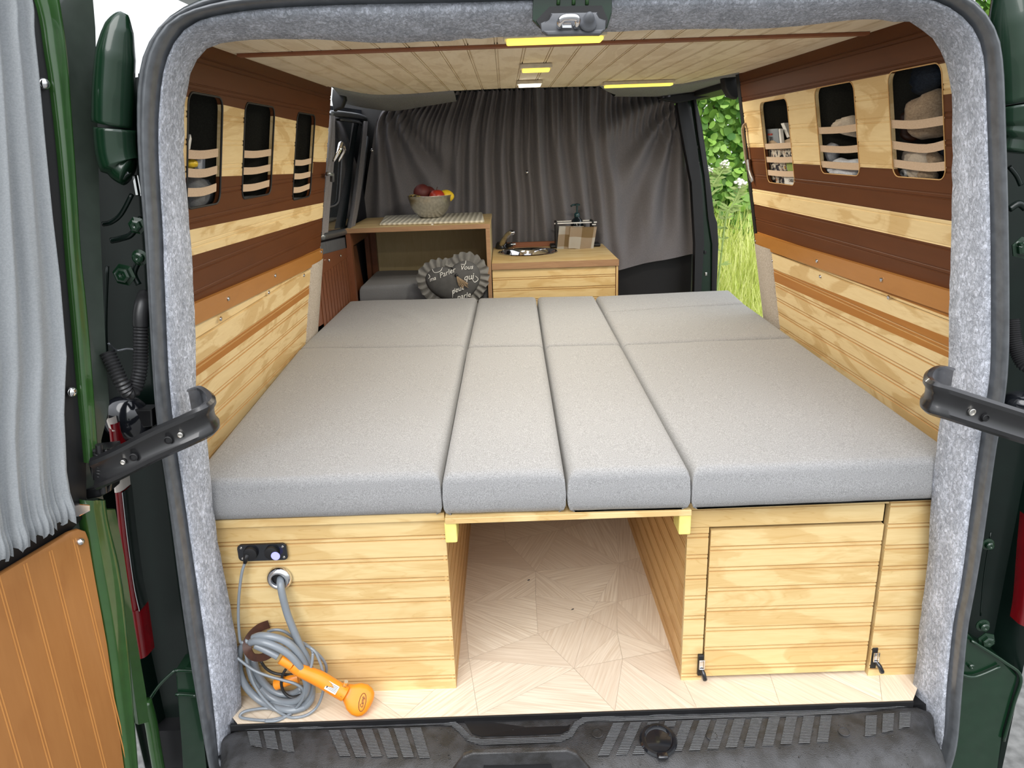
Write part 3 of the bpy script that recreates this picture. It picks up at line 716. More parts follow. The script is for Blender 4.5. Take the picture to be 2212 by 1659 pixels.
# --- slat board over the gap, yellow pads
bm=B(); box(bm,-.2515,.2345,YF-.034,1.80,.4185,.4305,.0008,1); sb=mk('bridging_board',bm,'pine_x'); tag(sb,'thin pine plywood board bridging the gap between the two bed boxes','board')
for s,xx in ((-1,-.2535),(1,.2355)):
    bm=B()
    x0,x1=(xx,xx+.024) if s<0 else (xx-.024,xx)
    box(bm,x0,x1,YF-.030,YF+.020,.374,.4183,.003,2)
    o=mk('corner_block',bm,'yellow_tab'); tag(o,'yellow block under the %s end of the bridging board'%('left' if s<0 else 'right'),'support block','yellow blocks carrying the bridging board')
for s,xx in ((-1,-.2535),(1,.2355)):
    bm=B(); x0,x1=(xx,xx+.018) if s<0 else (xx-.018,xx)
    box(bm,x0,x1,YF+.035,1.75,.398,.4183,.001,1); o=mk('bearer',bm,'pine_y',lb if s<0 else rb)
# ================================================================== SOCKETS, HOSE, SHOWER
ps=thing('socket_panel',V((-.628,YF-.003,.355)),'black two-socket power panel on the left bed box front','socket panel')
M=frame(V((-.628,YF-.0032,.355)),V((1,0,-.0)),V((0,0,1)),V((0,-1,0)))
bm=B(); prism(bm,[M@V((x,y,0)) for x,y in rrect(.100,.037,.008)],V((0,-.005,0)),.001,2); mk('faceplate',bm,'black_gloss',ps)
for x in (-.042,.042):
    for y in (-.012,.012):
        bm=B(); lathe(bm,[(0,0),(.0028,0),(.002,.001),(0,.001)],M@V((x,y,.0052)),10,V((0,-1,0))); mk('screw',bm,'steel',ps)
for x,mt in ((-.023,'black'),(.020,'black')):
    bm=B(); lathe(bm,[(0,0),(.014,0),(.0145,.004),(.0135,.008),(.010,.009),(0,.0088)],M@V((x,.001,.0052)),24,V((0,-1,0))); k=mk('socket_cap',bm,mt,ps,smooth='auto')
bm=B(); lathe(bm,[(0,0),(.009,0),(.009,.001),(0,.001)],M@V((.029,-.003,.0145)),20,V((0,-1,0))); mk('voltage_display',bm,'led_blue',ps)
def cablepath(pl,ys,fl=.0045):
    o=[]
    for (a,b),y in zip(pl,ys):
        p=P(a,b,'y',y)
        if p.z<fl: p=P(a,b,'z',fl)
        o.append(p)
    return smoothpath(o,6)
sh=thing('shower_set',V((-.61,.06,.0)),'orange camping shower with coiled grey hose leaning on the left bed box','shower set')
g=thing('hose_outlet',P(604,1248,'y',YF-.003),'round chrome hose outlet on the left bed box front','hose outlet')
gc=P(604,1248,'y',YF-.0032); bm=B(); lathe(bm,[(.026,0),(.0265,.002),(.025,.007),(.020,.012),(.015,.0125),(.013,.008),(.0125,.001)],gc,32,V((0,-1,0))); mk('flange_ring',bm,'chrome',g,smooth=True)
bm=B(); lathe(bm,[(.0125,.001),(0,.0012)],gc,24,V((0,-1,0))); mk('opening',bm,'black',g)
# px helper on the detailed crop: crop(2212x1659) of region 500,1330..820,1570
def Z(x,y): return (500+x*.14467,1330+y*.14467)
def hose(pl,ys,r,nm,mat,parent=sh,n=12):
    bm=B(); tube(bm,cablepath(pl,ys,r+.001),r,n); return mk(nm,bm,mat,parent,smooth=True)
R1=.0077
hose([(606,1250),(606,1262),(611,1290),(622,1330),(640,1375),Z(1040,480),Z(1130,640),Z(1180,860),Z(1200,1060),Z(1190,1240),Z(1100,1360)],[.088,.072,.064,.060,.055,.052,.050,.048,.046,.044,.044],R1,'hose','hose_grey')
hose([Z(1100,1360),Z(930,1410),Z(740,1395),Z(560,1340),Z(380,1230),Z(220,1060),Z(130,860),Z(110,640),Z(150,480),Z(260,360)],[.044,.046,.050,.055,.060,.066,.070,.072,.070,.064],R1,'hose','hose_grey')
hose([Z(330,330),Z(430,300),Z(580,310),Z(760,360),Z(900,450),Z(1010,580),Z(1090,720),Z(1170,900),Z(1190,1100),Z(1120,1280),Z(980,1350),Z(800,1350),Z(600,1290)],[.045,.038,.034,.034,.034,.036,.038,.040,.042,.044,.046,.050,.056],R1,'hose','hose_grey')
hose([Z(290,400),Z(380,380),Z(530,410),Z(720,490),Z(880,600),Z(1000,740),Z(1090,900),Z(1130,1060),Z(1080,1200),Z(950,1280),Z(760,1290),Z(580,1220),Z(430,1080)],[.040,.030,.024,.022,.022,.022,.024,.030,.036,.044,.052,.060,.066],R1,'hose','hose_grey')
hose([Z(360,440),Z(470,490),Z(590,550),Z(700,610)],[.034,.030,.026,.024],R1,'hose','hose_grey')
hose([Z(330,640),Z(360,780),Z(430,930),Z(560,1080),Z(740,1170),Z(930,1160),Z(1050,1080)],[.07,.072,.073,.072,.07,.066,.06],R1,'hose','hose_grey')
hose([Z(250,640),Z(280,820),Z(350,1000),Z(500,1150),Z(700,1230),Z(900,1230),Z(1060,1130)],[.075,.076,.076,.074,.07,.066,.06],R1,'hose','hose_grey')
# thin cables
C1=.0031
cb=thing('power_cable',V((-.65,.06,0)),'thin grey cable plugged into the black socket panel and looped round the hose','cable')
hose([(530,1213),(522,1240),(516,1290),(515,1340),(519,1385),Z(180,420),Z(250,740),Z(330,1000),Z(460,1210),Z(640,1390),Z(820,1500),Z(960,1520),Z(1130,1480),Z(1270,1370),Z(1350,1200),Z(1380,1000),Z(1350,780),Z(1260,560),Z(1180,480)],[.080,.072,.066,.062,.060,.058,.052,.046,.040,.034,.028,.028,.030,.032,.034,.036,.040,.046,.050],C1,'cable','hose_grey',cb,8)
hose([Z(20,570),Z(150,680),Z(330,810),Z(520,890),Z(760,960),Z(960,1020),Z(1070,1110),Z(1050,1250),Z(960,1400),Z(820,1500),Z(560,1560),Z(300,1550),Z(130,1510),Z(200,1430),Z(450,1385),Z(600,1390)],[.06,.052,.040,.034,.030,.028,.030,.034,.036,.036,.032,.026,.022,.030,.042,.050],C1,'cable','hose_grey',cb,8)
hose([Z(1215,560),Z(1200,720),Z(1150,880),Z(1100,1060),Z(1060,1250),Z(900,1440),Z(700,1560),Z(500,1575)],[.040,.032,.026,.026,.028,.030,.028,.026],C1,'cable','hose_grey',cb,8)
hose([Z(540,240),Z(660,210),Z(800,240),Z(960,350),Z(1130,440),Z(1280,560),Z(1390,690),Z(1420,800),Z(1400,900)],[.062,.060,.062,.068,.070,.070,.070,.070,.070],C1,'cable','hose_grey',cb,8)
hose([Z(820,340),Z(940,390),Z(1060,430),Z(1180,480),Z(1220,560)],[.07,.07,.066,.056,.048],C1,'cable','hose_grey',cb,8)
hose([Z(440,680),Z(520,790),Z(650,860),Z(820,880),Z(960,880)],[.07,.07,.07,.068,.066],C1,'cable','hose_dark',cb,8)
hose([Z(810,800),Z(760,900),Z(745,1030),Z(790,1150),Z(900,1220),Z(1040,1180)],[.06,.056,.054,.054,.052,.052],C1,'cable','hose_dark',cb,8)
bm=B(); tube(bm,[P(535,1197,'y',.078),P(531,1206,'y',.076),P(529,1217,'y',.074)],[.006,.0055,.0035],10); mk('plug',bm,'black',cb,smooth=True)
# leather strap
bm=B(); rows=[]
for (x,y),yy in zip([Z(560,120),Z(430,170),Z(300,290),Z(215,420),Z(230,560),Z(330,640),Z(480,660),Z(600,600)],[.084,.066,.050,.040,.034,.030,.030,.036]):
    pass
pathS=cablepath([Z(560,125),Z(420,180),Z(300,290),Z(235,420),Z(255,540),Z(340,620),Z(470,620),Z(570,570)],[.086,.080,.070,.058,.046,.034,.026,.024])
n_=len(pathS)
for i,p in enumerate(pathS):
    t=(pathS[min(n_-1,i+1)]-pathS[max(0,i-1)]).normalized(); w=t.cross(V((.25,-.9,.1))).normalized()*.009
    nn=t.cross(w).normalized()*.0009; rows.append([p-w-nn,p+w-nn,p+w+nn,p-w+nn])
loft(bm,rows,True,True); o=mk('leather_strap',bm,'leather',smooth='auto'); tag(o,'dark brown leather strap holding the top of the coiled grey hose','strap')
# orange shower handle
hp=[P(*Z(760,660),'y',.022),P(*Z(900,740),'y',.022),P(*Z(1000,810),'y',.024),P(*Z(1290,930),'y',.026),P(*Z(1560,1090),'y',.024),P(*Z(1700,1170),'y',.022)]
d0=(hp[0]-hp[1]).normalized()
sk=hp[0]+d0*.004
bm=B(); tube(bm,[sk,hp[1]],[.0105,.0105],20); tube(bm,[hp[1]-d0*-.0,hp[2]],[.0115,.0125],20); mk('hose_collar',bm,'orange_plastic',sh,smooth='auto')
hd=thing  # noqa
pth=smoothpath(hp[2:],6); nn=len(pth)
bm=B(); tube(bm,pth,[.0125+.0035*min(1,i/6) if i<13 else .016 for i in range(nn)],20); hb=mk('shower_handle',bm,'orange_plastic',sh,smooth='auto')
# head: flattened disc facing away at the end
hc=P(*Z(1880,1250),'y',.030); ax=(hp[5]-hp[4]).normalized(); 
nrm=(CAM-hc).normalized(); side=ax.cross(nrm).normalized(); nrm=side.cross(ax).normalized()
bm=B(); rows=[]
for t,w,h,o in ((-.032,.0155,.015,0),(-.022,.020,.016,.001),(-.010,.029,.016,.001),(.004,.033,.016,.0),(.016,.031,.0155,-.001),(.024,.026,.014,-.002),(.029,.017,.010,-.003),(.031,.004,.003,-.004)):
    c=hc+ax*t+side*(-.002)
    rows.append([c+side*(w*math.copysign(abs(math.cos(a))**.7,math.cos(a)))+nrm*(h*math.copysign(abs(math.sin(a))**.8,math.sin(a))) for a in [2*PI*k/28 for k in range(28)]])
loft(bm,rows,True,True); mk('shower_head',bm,'orange_plastic',sh,smooth=True)
# oval logo on the head
lc=P(*Z(1950,1280),'y',.012); v=(hc-CAM); 
Lc=hc+ax*.010+nrm*.0168+side*(-.0)
uu=(ax*-.35+side*-.94).normalized(); vv=nrm.cross(uu).normalized()
bm=B(); tube(bm,[Lc+uu*.0175*math.cos(a)+vv*.0068*math.sin(a) for a in [2*PI*k/28 for k in range(28)]],.0005,5,closed=True); mk('oval_emblem',bm,'black',sh)
textmesh('lettering','Camp',.009,'black',sh,frame(Lc+nrm*.0001,uu,vv,nrm),.0003,.3)
# paper label on the handle
lc=(pth[13]+pth[14])/2; 
q=P(*Z(1490,1070),'y',.024); base=q+nrm*.0166
bm=B(); hw=ax*.013; hh=side*.0085; prism(bm,[base-hw-hh,base+hw-hh,base+hw+hh,base-hw+hh],nrm*.0004); mk('paper_label',bm,'white',sh)
for i in range(5):
    a_=base+nrm*.0005+side*(-.006+i*.0026)+ax*.0015; bm=B(); prism(bm,[a_-ax*.008,a_+ax*.010,a_+ax*.010+side*.0008,a_-ax*.008+side*.0008],nrm*.0002); mk('label_print',bm,'print_dark',sh)
a_=base+nrm*.0005-ax*.009; bm=B(); prism(bm,[a_-side*.005-ax*.002,a_-side*.005+ax*.001,a_+side*.005+ax*.001,a_+side*.005-ax*.002],nrm*.0002); mk('label_print',bm,'print_dark',sh)
a_=P(*Z(1655,1160),'y',.024)+nrm*.0168
for i in range(5):
    b_=a_+side*(-.006+i*.0028); bm=B(); prism(bm,[b_-ax*.002,b_+ax*.002,b_+ax*.002+side*.0014,b_-ax*.002+side*.0014],nrm*.0003); mk('switch_marks',bm,'black',sh)
# chrome switch toggles each side
c=P(*Z(1680,1060),'y',.022); bm=B(); tube(bm,[c,c-side*.003,P(*Z(1712,985),'y',.020)],[.004,.0045,.0042],12); mk('switch',bm,'chrome',sh,smooth='auto')
c=P(*Z(1600,1210),'y',.022); bm=B(); tube(bm,[c,P(*Z(1570,1240),'y',.018)],[.003,.003],10); mk('hanger_pin',bm,'chrome',sh,smooth='auto')
# second orange piece behind the coil (plug body)
bm=B(); tube(bm,smoothpath([P(*Z(650,1035),'y',.066),P(*Z(750,1000),'y',.066),P(*Z(880,950),'y',.066),P(*Z(1000,920),'y',.068)],5),[.009]+[.0115]*15,16); o=mk('plug_holder',bm,'orange_plastic',sh,smooth='auto')
# ================================================================== REAR STEP
st=thing('rear_bumper_step',V((0,-.1,-.2)),'black textured plastic step on the rear bumper with ribbed tread patches','bumper')
xs=[-.735+1.47*i/60 for i in range(61)]
def stepz(x,y):
    z=-.018-.02*max(0,-y)
    # recess in the middle
    return z
bm=B(); rows=[]
for y,z in ((.012,-.05),(.010,-.016),(.000,-.012),(-.012,-.014),(-.030,-.016),(-.055,-.019),(-.080,-.023),(-.10,-.030),(-.118,-.042),(-.135,-.062),(-.148,-.09),(-.16,-.14),(-.165,-.22)):
    r=[]
    for x in xs:
        e=1-min(1,max(0,(abs(x)-.66)/.075)); k=math.sqrt(max(0,1-(1-e)**2))
        yy_=y if y>-.03 else -.03+(y+.03)*(.45+.55*k)
        zz=z-.05*(1-k)*(1 if y<-.02 else .3)
        # middle recess (number plate/handle bay)
        rec=max(0,min(1,(.30-abs(x+.105)-.06)/.05)) if y<-.03 else 0
        rec*=0
        r.append(V((x,yy_,zz)))
    rows.append(r)
loft(bm,rows); mk('step_cover',bm,'bumper_plastic',st,smooth=True)
def zstep(y):
    L=((.012,-.05),(.010,-.016),(.000,-.012),(-.012,-.014),(-.030,-.016),(-.055,-.019),(-.080,-.023),(-.10,-.030),(-.118,-.042),(-.135,-.062),(-.16,-.10))
    for (a,b),(c,d) in zip(L[1:],L[2:]):
        if c<=y<=a: return b+(d-b)*(y-a)/(c-a)
    return -.012
def Ps(px,py):
    p=P(px,py,'z',-.014)
    for _ in range(5): p=P(px,py,'z',zstep(p.y))
    return p
def patch(pl,h=.0022,mat='tread',nm='tread_patch',n=5):
    bm=B(); a,b,c,d=pl
    rows=[]
    for j in range(n+1):
        t=j/n; l=V(a).lerp(V(d),t); r=V(b).lerp(V(c),t)
        rows.append([Ps(*(l.lerp(r,i/4)))+V((0,-h*.3,h)) for i in range(5)])
    vr=loft(bm,rows)
    bmesh.ops.solidify(bm,geom=bm.faces[:],thickness=.003)
    return mk(nm,bm,mat,st)
# strip along the sill with the central dip
def strip(pts,w,nm='tread_strip'):
    bm=B(); P_=[V(p) for p in pts]; rows=[]
    pp=resample(smoothpath([(*p,0) for p in P_],6),60)
    for i,p in enumerate(pp):
        t=(pp[min(59,i+1)]-pp[max(0,i-1)]).normalized(); nn=V((-t.y,t.x,0))
        rows.append([Ps(p.x+nn.x*w*k,p.y+nn.y*w*k)+V((0,-.0006,.0022)) for k in (-.5,0,.5)])
    loft(bm,rows); bmesh.ops.solidify(bm,geom=bm.faces[:],thickness=.002); mk(nm,bm,'tread',st)
strip([(530,1571),(640,1570),(760,1567),(880,1563),(960,1561),(985,1566),(1000,1583),(1020,1600),(1060,1604),(1140,1601),(1210,1598),(1232,1588),(1245,1566),(1265,1554),(1330,1552),(1450,1549),(1600,1545),(1750,1540),(1860,1532),(1960,1521)],13)
# patch coordinates from the crop 440..1240 x 1500..1659 (2212 wide)
def S1(x,y): return (440+x*.3617,1500+y*.3617)
def S2(x,y): return (1240+x*.3888,1480+y*.3888)
for x in (260,357,452): patch([S1(x,222),S1(x+68,222),S1(x+92,322+(x-260)*.14),S1(x+22,308+(x-260)*.16)])
for i in range(6):
    x=748+i*97; y=218-i*3; patch([S1(x,y),S1(x+65,y-2),S1(x+130-i*2,372+i*2),S1(x+66-i*2,374+i*2)])
for i in range(13):
    x=218+i*96; y=212-i*3.5; k=-(88-i*5.5); bot=398-i*6.5
    if i in(2,3):
        patch([S2(x,y),S2(x+62,y-2),S2(x+52,y+34),S2(x-10,y+34)],n=2)
        if i==2: patch([S2(x-66,340),S2(x-20,340),S2(x-20,388),S2(x-88,390)],n=2)
        continue
    patch([S2(x,y),S2(x+62,y-2),S2(x+62+k,bot-2),S2(x+k,bot)])
for i,x in enumerate((1620,1715,1808)):
    patch([S2(x,170-i*8),S2(x+62,168-i*8),S2(x+56,278-i*22),S2(x-6,290-i*22)])
# dark matt inlay in the dip
bm=B(); poly=[(1000,1556),(1240,1550),(1228,1578),(1212,1586),(1120,1590),(1040,1592),(1020,1586)]
prism(bm,[Ps(a,b)+V((0,0,.0006)) for a,b in poly],V((0,0,.0012))); mk('sill_inlay',bm,'black',st)
# recess edge for the licence lamp bay below the dip
bm=B(); box(bm,-.235,.01,-.172,-.150,-.20,-.095,.006,3); mk('handle_bay',bm,'bumper_plastic',st)
bm=B(); prism(bm,[P(a,b,'y',-.15) for a,b in ((1000,1636),(1020,1628),(1120,1626),(1225,1622),(1246,1630),(1280,1670),(1290,1720),(960,1720),(975,1670))],V((0,.012,0)),.004,3); mk('bay_lip',bm,'bumper_plastic',st)
bm=B(); prism(bm,[P(a,b,'y',-.152) for a,b in ((1045,1655),(1110,1654),(1190,1652),(1200,1700),(1040,1700))],V((0,.01,0))); mk('bay_opening',bm,'black',st)
# socket cover
c=Ps(1422,1602)+V((0,0,.001)); ax_=V((0,-.25,1)).normalized()
bm=B(); lathe(bm,[(.036,-.002),(.037,.004),(.034,.008),(.029,.008),(.027,.004),(.025,.002),(.012,.003),(0,.003)],c,36,ax_); mk('socket_cover',bm,'black_gloss',st,smooth='auto')
bm=B(); box(bm,c.x-.010,c.x+.012,c.y-.045,c.y-.030,c.z-.005,c.z+.004,.004,3); mk('cover_tab',bm,'black_gloss',st,smooth='auto')
for q in (S2(130,272),S2(765,285),S2(1500,262)):
    c=Ps(*q)+V((0,0,.0008)); bm=B(); lathe(bm,[(.0115,-.001),(.0115,.0015),(.010,.002),(.0095,.0008),(0,.0008)],c,24,V((0,-.1,1))); mk('plastic_plug',bm,'bumper_plastic',st,smooth='auto')
bm=B(); rd_=random.Random(8)
for k in range(420):
    x=rd_.uniform(-.70,.70); y=-.005-.125*rd_.random()**.7; z=zstep(y); r_=rd_.uniform(.0008,.0024)
    e=1-min(1,max(0,(abs(x)-.66)/.075))
    if e<.95: continue
    ell(bm,V((x,y,z)),r_,r_*.9,r_*.55,8)
o=mk('water_droplets',bm,'droplet',st,smooth=True); o['kind']='stuff'
# black sill edge between the floor and the step
bm=B(); box(bm,-.72,.70,.0045,.012,-.016,-.0008,.001,2); mk('sill_edge',bm,'black',st)
# ================================================================== LATCH, HINGES, HOSES, LIGHTS
lt=thing('door_latch',P(1240,45,'y',-.04),'grey door latch plate with steel striker loop at the top middle of the opening','door latch')
bm=B(); prism(bm,[P(a,b,'y',-.026) for a,b in ((1152,-30),(1150,44),(1170,62),(1185,76),(1296,76),(1312,60),(1322,28),(1323,-30))],V((0,.012,0)),.002,2); mk('green_bracket',bm,'green_paint',lt)
for x in (1207,1240,1269):
    bm=B(); tube(bm,[P(x,-14,'y',-.029),P(x-1,10,'y',-.028)],.0028,8); mk('pressed_rib',bm,'green_bright',lt,smooth=True)
bm=B(); prism(bm,[P(a,b,'y',-.030) for a,b in ((1158,44),(1188,14),(1300,12),(1314,44),(1306,66),(1172,66))],V((0,.006,0))); mk('shadow_gap',bm,'black',lt)
bm=B(); prism(bm,[P(a,b,'y',-.044) for a,b in ((1168,50),(1176,46),(1190,46),(1190,28),(1291,26),(1291,43),(1309,43),(1308,64),(1298,74),(1182,76),(1170,68))],V((0,.016,0)),.0022,2); mk('plate',bm,'plate_grey',lt,smooth='auto')
bm=B(); prism(bm,[P(a,b,'y',-.046) for a,b in ((1172,66),(1306,63),(1297,74),(1184,76))],V((0,.014,0)),.002,2); mk('lower_lip',bm,'plate_grey',lt)
bm=B(); tube(bm,smoothpath([P(1209,57,'y',-.046),P(1209,48,'y',-.060),P(1217,39,'y',-.066),P(1234,37,'y',-.068),P(1246,39,'y',-.066),P(1247,48,'y',-.060),P(1244,57,'y',-.046)],5),.0048,12); mk('striker_loop',bm,'chrome',lt,smooth=True)
bm=B(); prism(bm,[P(a,b,'y',-.048) for a,b in ((1217,48),(1233,47),(1235,60),(1214,60))],V((0,.004,0))); mk('striker_tongue',bm,'chrome',lt)
c=P(1270,52,'y',-.044); bm=B(); lathe(bm,[(.013,0),(.012,.004),(.009,.006),(.0085,.012),(.006,.018),(.003,.022),(0,.023)],c,20,V((.05,-.8,.5))); mk('buffer_peg',bm,'plate_grey',lt,smooth=True)
def arm(pl,ys,up,label,holes,nm='hinge_arm'):
    t=thing(nm,P(*pl[1],'y',ys[1]),label,'hinge arm')
    path=smoothpath([P(a,b,'y',y) for (a,b),y in zip(pl,ys)],6); n=len(path); rows=[]
    H=.0275
    for i,p in enumerate(path):
        d=(path[min(n-1,i+1)]-path[max(0,i-1)]); d.z=0; d.normalize(); o=V((d.y,-d.x,0))*up
        sec=[(-.004,-H),(.004,-H-.001),(.009,-H*.86),(.0095,-H*.62),(.005,-H*.38),(.004,0),(.005,H*.38),(.0095,H*.62),(.009,H*.86),(.004,H+.001),(-.004,H),(-.006,H*.9),(-.003,H*.8),(-.003,-H*.8),(-.006,-H*.9)]
        rows.append([p+o*a+V((0,0,b)) for a,b in sec])
    bm=B(); loft(bm,rows,True,True); mk('curved_bar',bm,'arm_black',t,smooth='auto')
    for (a,b),r,mt,y in holes:
        c=P(a,b,'y',y); bm=B(); lathe(bm,[(r,-.004),(r,.0005),(r*.8,.001),(r*.7,-.001),(0,-.001)],c,16,V((.1,-1,0))); mk('rivet',bm,mt,t)
    return t
aL=arm([(205,1022),(250,1003),(330,962),(405,928),(445,908),(458,892),(450,878),(432,868),(415,872)],[-.135,-.135,-.128,-.122,-.112,-.088,-.060,-.035,.0],1,'black curved hinge arm of the left rear door reaching over the grey felt',
    [((288,988),.0065,'black',-.141),((363,951),.0065,'black',-.134),((389,940),.0045,'steel',-.132),((265,999),.004,'steel',-.1435)])
aR=arm([(2300,948),(2212,922),(2120,893),(2055,872),(2018,860),(2004,848),(2010,832),(2030,824),(2052,826)],[-.135,-.130,-.125,-.118,-.110,-.085,-.058,-.034,.0],-1,'black curved hinge arm of the right rear door reaching over the grey felt',
    [((2101,891),.006,'steel',-.131),((2130,903),.006,'black',-.134)])
# hinge body with spring on the left
bm=B(); c0=P(217,975,'y',-.13); c1=P(219,1040,'y',-.13)
hel=[]; 
for i in range(10*12+1):
    t=i/120; c=c0.lerp(c1,t); hel.append(c+V((.0085*math.cos(2*PI*i/12),.0085*math.sin(2*PI*i/12),0)))
tube(bm,hel,.0022,6); mk('spring',bm,'black',aL,smooth=True)
bm=B(); tube(bm,[c0+V((0,0,.012)),c1-V((0,0,.02))],.006,10); mk('hinge_pin',bm,'arm_black',aL,smooth='auto')
for pl,y in (([(150,978),(238,968),(242,985),(225,992),(150,990)],-.12),([(150,1065),(240,1046),(238,1062),(215,1075),(155,1085)],-.12),([(146,985),(200,985),(203,1060),(160,1075),(146,1040)],-.105)):
    bm=B(); prism(bm,[P(a,b,'y',y) for a,b in pl],V((0,.035,0)),.003,2); mk('hinge_bracket',bm,'arm_black',aL)
def corr(path,r,label,mats='hose_dark'):
    t=thing('corrugated_hose',path[0],label,'rubber hose')
    pp=resample(smoothpath(path,8),140); rr=[r*(1+.10*math.cos(i*2*PI/4)) for i in range(140)]
    bm=B(); tube(bm,pp,rr,14); mk('bellows',bm,mats,t,smooth='auto'); return t
h=corr([P(a,b,'y',y) for (a,b),y in (((232,762),-.045),((245,790),-.050),((262,825),-.055),((276,846),-.05),((292,838),-.04),((302,800),-.03),((304,760),-.02),((304,705),-.012))],.0118,'grey ribbed rubber hose hanging in a loop beside the left door seal')
bm=B(); tube(bm,smoothpath([P(304,705,'y',-.012),P(304,680,'y',-.010),P(308,655,'y',0),P(312,640,'y',.03)],5),.0125,12); mk('sleeve',bm,'hose_dark',h,smooth=True)
corr([P(a,b,'y',y) for (a,b),y in (((2186,690),.0),((2190,730),-.01),((2200,765),-.02),((2215,788),-.03),((2240,790),-.04),((2262,760),-.05))],.0118,'ribbed black rubber hose beside the right door seal at the photo edge')
bm=B(); tube(bm,smoothpath([P(235,742,'y',-.02),P(252,757,'y',-.0),P(275,754,'y',.0),P(298,756,'y',.0)],5),.0022,6); o=mk('thin_pipe',bm,'grey_metal',h,smooth=True)
# black drain canister + bracket
bm=B(); ell(bm,P(275,905,'y',.02),.045,.03,.045,20); mk('rubber_cover',bm,'black_gloss',body,smooth=True)
bm=B(); prism(bm,[P(a,b,'y',.0) for a,b in ((290,885),(328,884),(330,922),(308,925))],V((0,.03,0)),.003,2); mk('metal_bracket',bm,'arm_black',body)
bm=B(); ell(bm,P(2205,870,'y',.0),.03,.03,.022,20); mk('rubber_cover',bm,'black_gloss',body,smooth=True)
# tail lights
def lens(parts,label,y,s):
    t=thing('tail_light',P(*parts[0][0][0],'y',y),label,'tail light')
    for pl,wd,mt,nm in parts:
        pp=resample(smoothpath([P(a,b,'y',y) for a,b in pl],5),24); bm=B(); rows=[]
        for p in pp:
            rows.append([p+V((-wd*s*-1 if 0 else -wd,.03,0)),p+V((-wd,.004,0)),p+V((-wd*.5,-.004,0)),p+V((0,-.005,0)),p+V((wd*.5,-.002,0)),p+V((wd*.8,.006,0)),p+V((wd,.03,0))])
        loft(bm,rows); mk(nm,bm,mt,t,smooth=True)
    return t
lens([([(243,915),(250,975),(255,1035)],.010,'red_lens','red_lens'),([(236,902),(240,915),(246,930)],.008,'clear_lens','clear_lens'),([(252,1035),(255,1062)],.0085,'clear_lens','clear_lens'),
      ([(256,1062),(266,1160),(280,1260),(290,1320)],.0085,'red_lens','red_lens'),([(291,1318),(299,1372),(306,1420)],.012,'red_lens','red_lens'),
      ([(266,1062),(277,1160),(291,1262),(303,1318)],.0016,'chrome','silver_edge')],'slim red tail light strip at the left rear corner of the van',-.018,1)
lens([([(2238,1120),(2230,1200),(2222,1300),(2214,1350)],.010,'red_lens','red_lens')],'sliver of red tail light at the right rear corner of the van',-.02,1)
# ================================================================== LEFT REAR DOOR
DA=V((-.795,-.08,0)); DN=V((.902,-.431,0)).normalized()
def D(a,b,off=0): return Ppl(a,b,DA+DN*off,DN)
rd=thing('rear_door',D(215,1659),'open left rear barn door with green painted edge and orange-brown wood lining panel','van door')
def dpoly(nm,pl,off,th,mat,bev=.002):
    bm=B(); prism(bm,[D(a,b,off) for a,b in pl],-DN*th,bev,2); return mk(nm,bm,mat,rd,smooth='auto')
R_out=[(196,-60),(206,60),(209,170),(211,300),(217,500),(225,680),(231,803),(236,870),(236,900),(214,950),(214,1060),(229,1100),(244,1180),(266,1302),(286,1504),(302,1700)]
dpoly('door_shell',[(-500,-300)]+[(150,-300)]+R_out+[(310,1900),(-500,2100)],-.012,.030,'green_mat',.004)
# green rim strip (rounded)
def rim(pl,r,mat,off,nm):
    bm=B(); pp=smoothpath([D(a,b,off) for a,b in pl],5); tube(bm,pp,r,14); return mk(nm,bm,mat,rd,smooth=True)
g_mid=[(86,-60),(103,30),(122,110),(131,180),(138,260),(142,325),(152,450),(161,560),(170,660),(178,760),(188,880),(194,940),(196,1000)]
rows=[]
def strip2(L,Rr,off,mat,nm,bul=.008):
    a=resample(smoothpath([D(*p,off) for p in L],5),50); b=resample(smoothpath([D(*p,off) for p in Rr],5),50)
    bm=B(); rw=[]
    for p,q in zip(a,b): rw.append([p-DN*.02,p,p.lerp(q,.12)+DN*bul*.6,p.lerp(q,.35)+DN*bul,p.lerp(q,.55)+DN*bul*.35,p.lerp(q,.75)+DN*bul*.8,p.lerp(q,.92)+DN*bul*.5,q,q-DN*.02])
    loft(bm,rw); return mk(nm,bm,mat,rd,smooth=True)
strip2([(60,-60),(88,30),(100,110),(108,159),(118,240),(127,325),(137,440),(145,550),(159,705),(170,830),(178,912),(186,1000)],
       [(120,-60),(133,30),(142,90),(148,150),(153,230),(158,300),(166,420),(174,550),(186,660),(197,790),(205,900),(212,1000)],.004,'green_bright','painted_rim')
strip2([(178,1080),(186,1130),(202,1245),(229,1393),(266,1659),(280,1750)],[(228,1080),(235,1130),(262,1245),(278,1393),(298,1659),(306,1750)],.006,'green_bright','painted_rim')
bm=B(); prism(bm,[V((p.x,p.y,p.z)) for p in [D(a,b,-.03) for a,b in ((226,1100),(250,1100),(268,1200),(290,1350),(316,1500),(322,1560),(300,1566),(290,1500),(266,1302),(244,1180))]],-DN*.01,.001,1); mk('outer_skin',bm,'green_bright',rd)
dpoly('rubber_channel',[(-500,-200),(50,-200),(60,-60),(90,30),(102,110),(110,159),(120,240),(129,325),(139,440),(147,550),(161,705),(172,830),(180,912),(186,1000),(188,1110),(150,1150),(0,1240),(-500,1500)],-.002,.012,'black',.001)
# window pane behind the curtain
dpoly('window_pane',[(-450,-150),(40,-150),(80,330),(120,900),(120,1100),(-450,1380)],.0005,.002,'glass_dark',0)
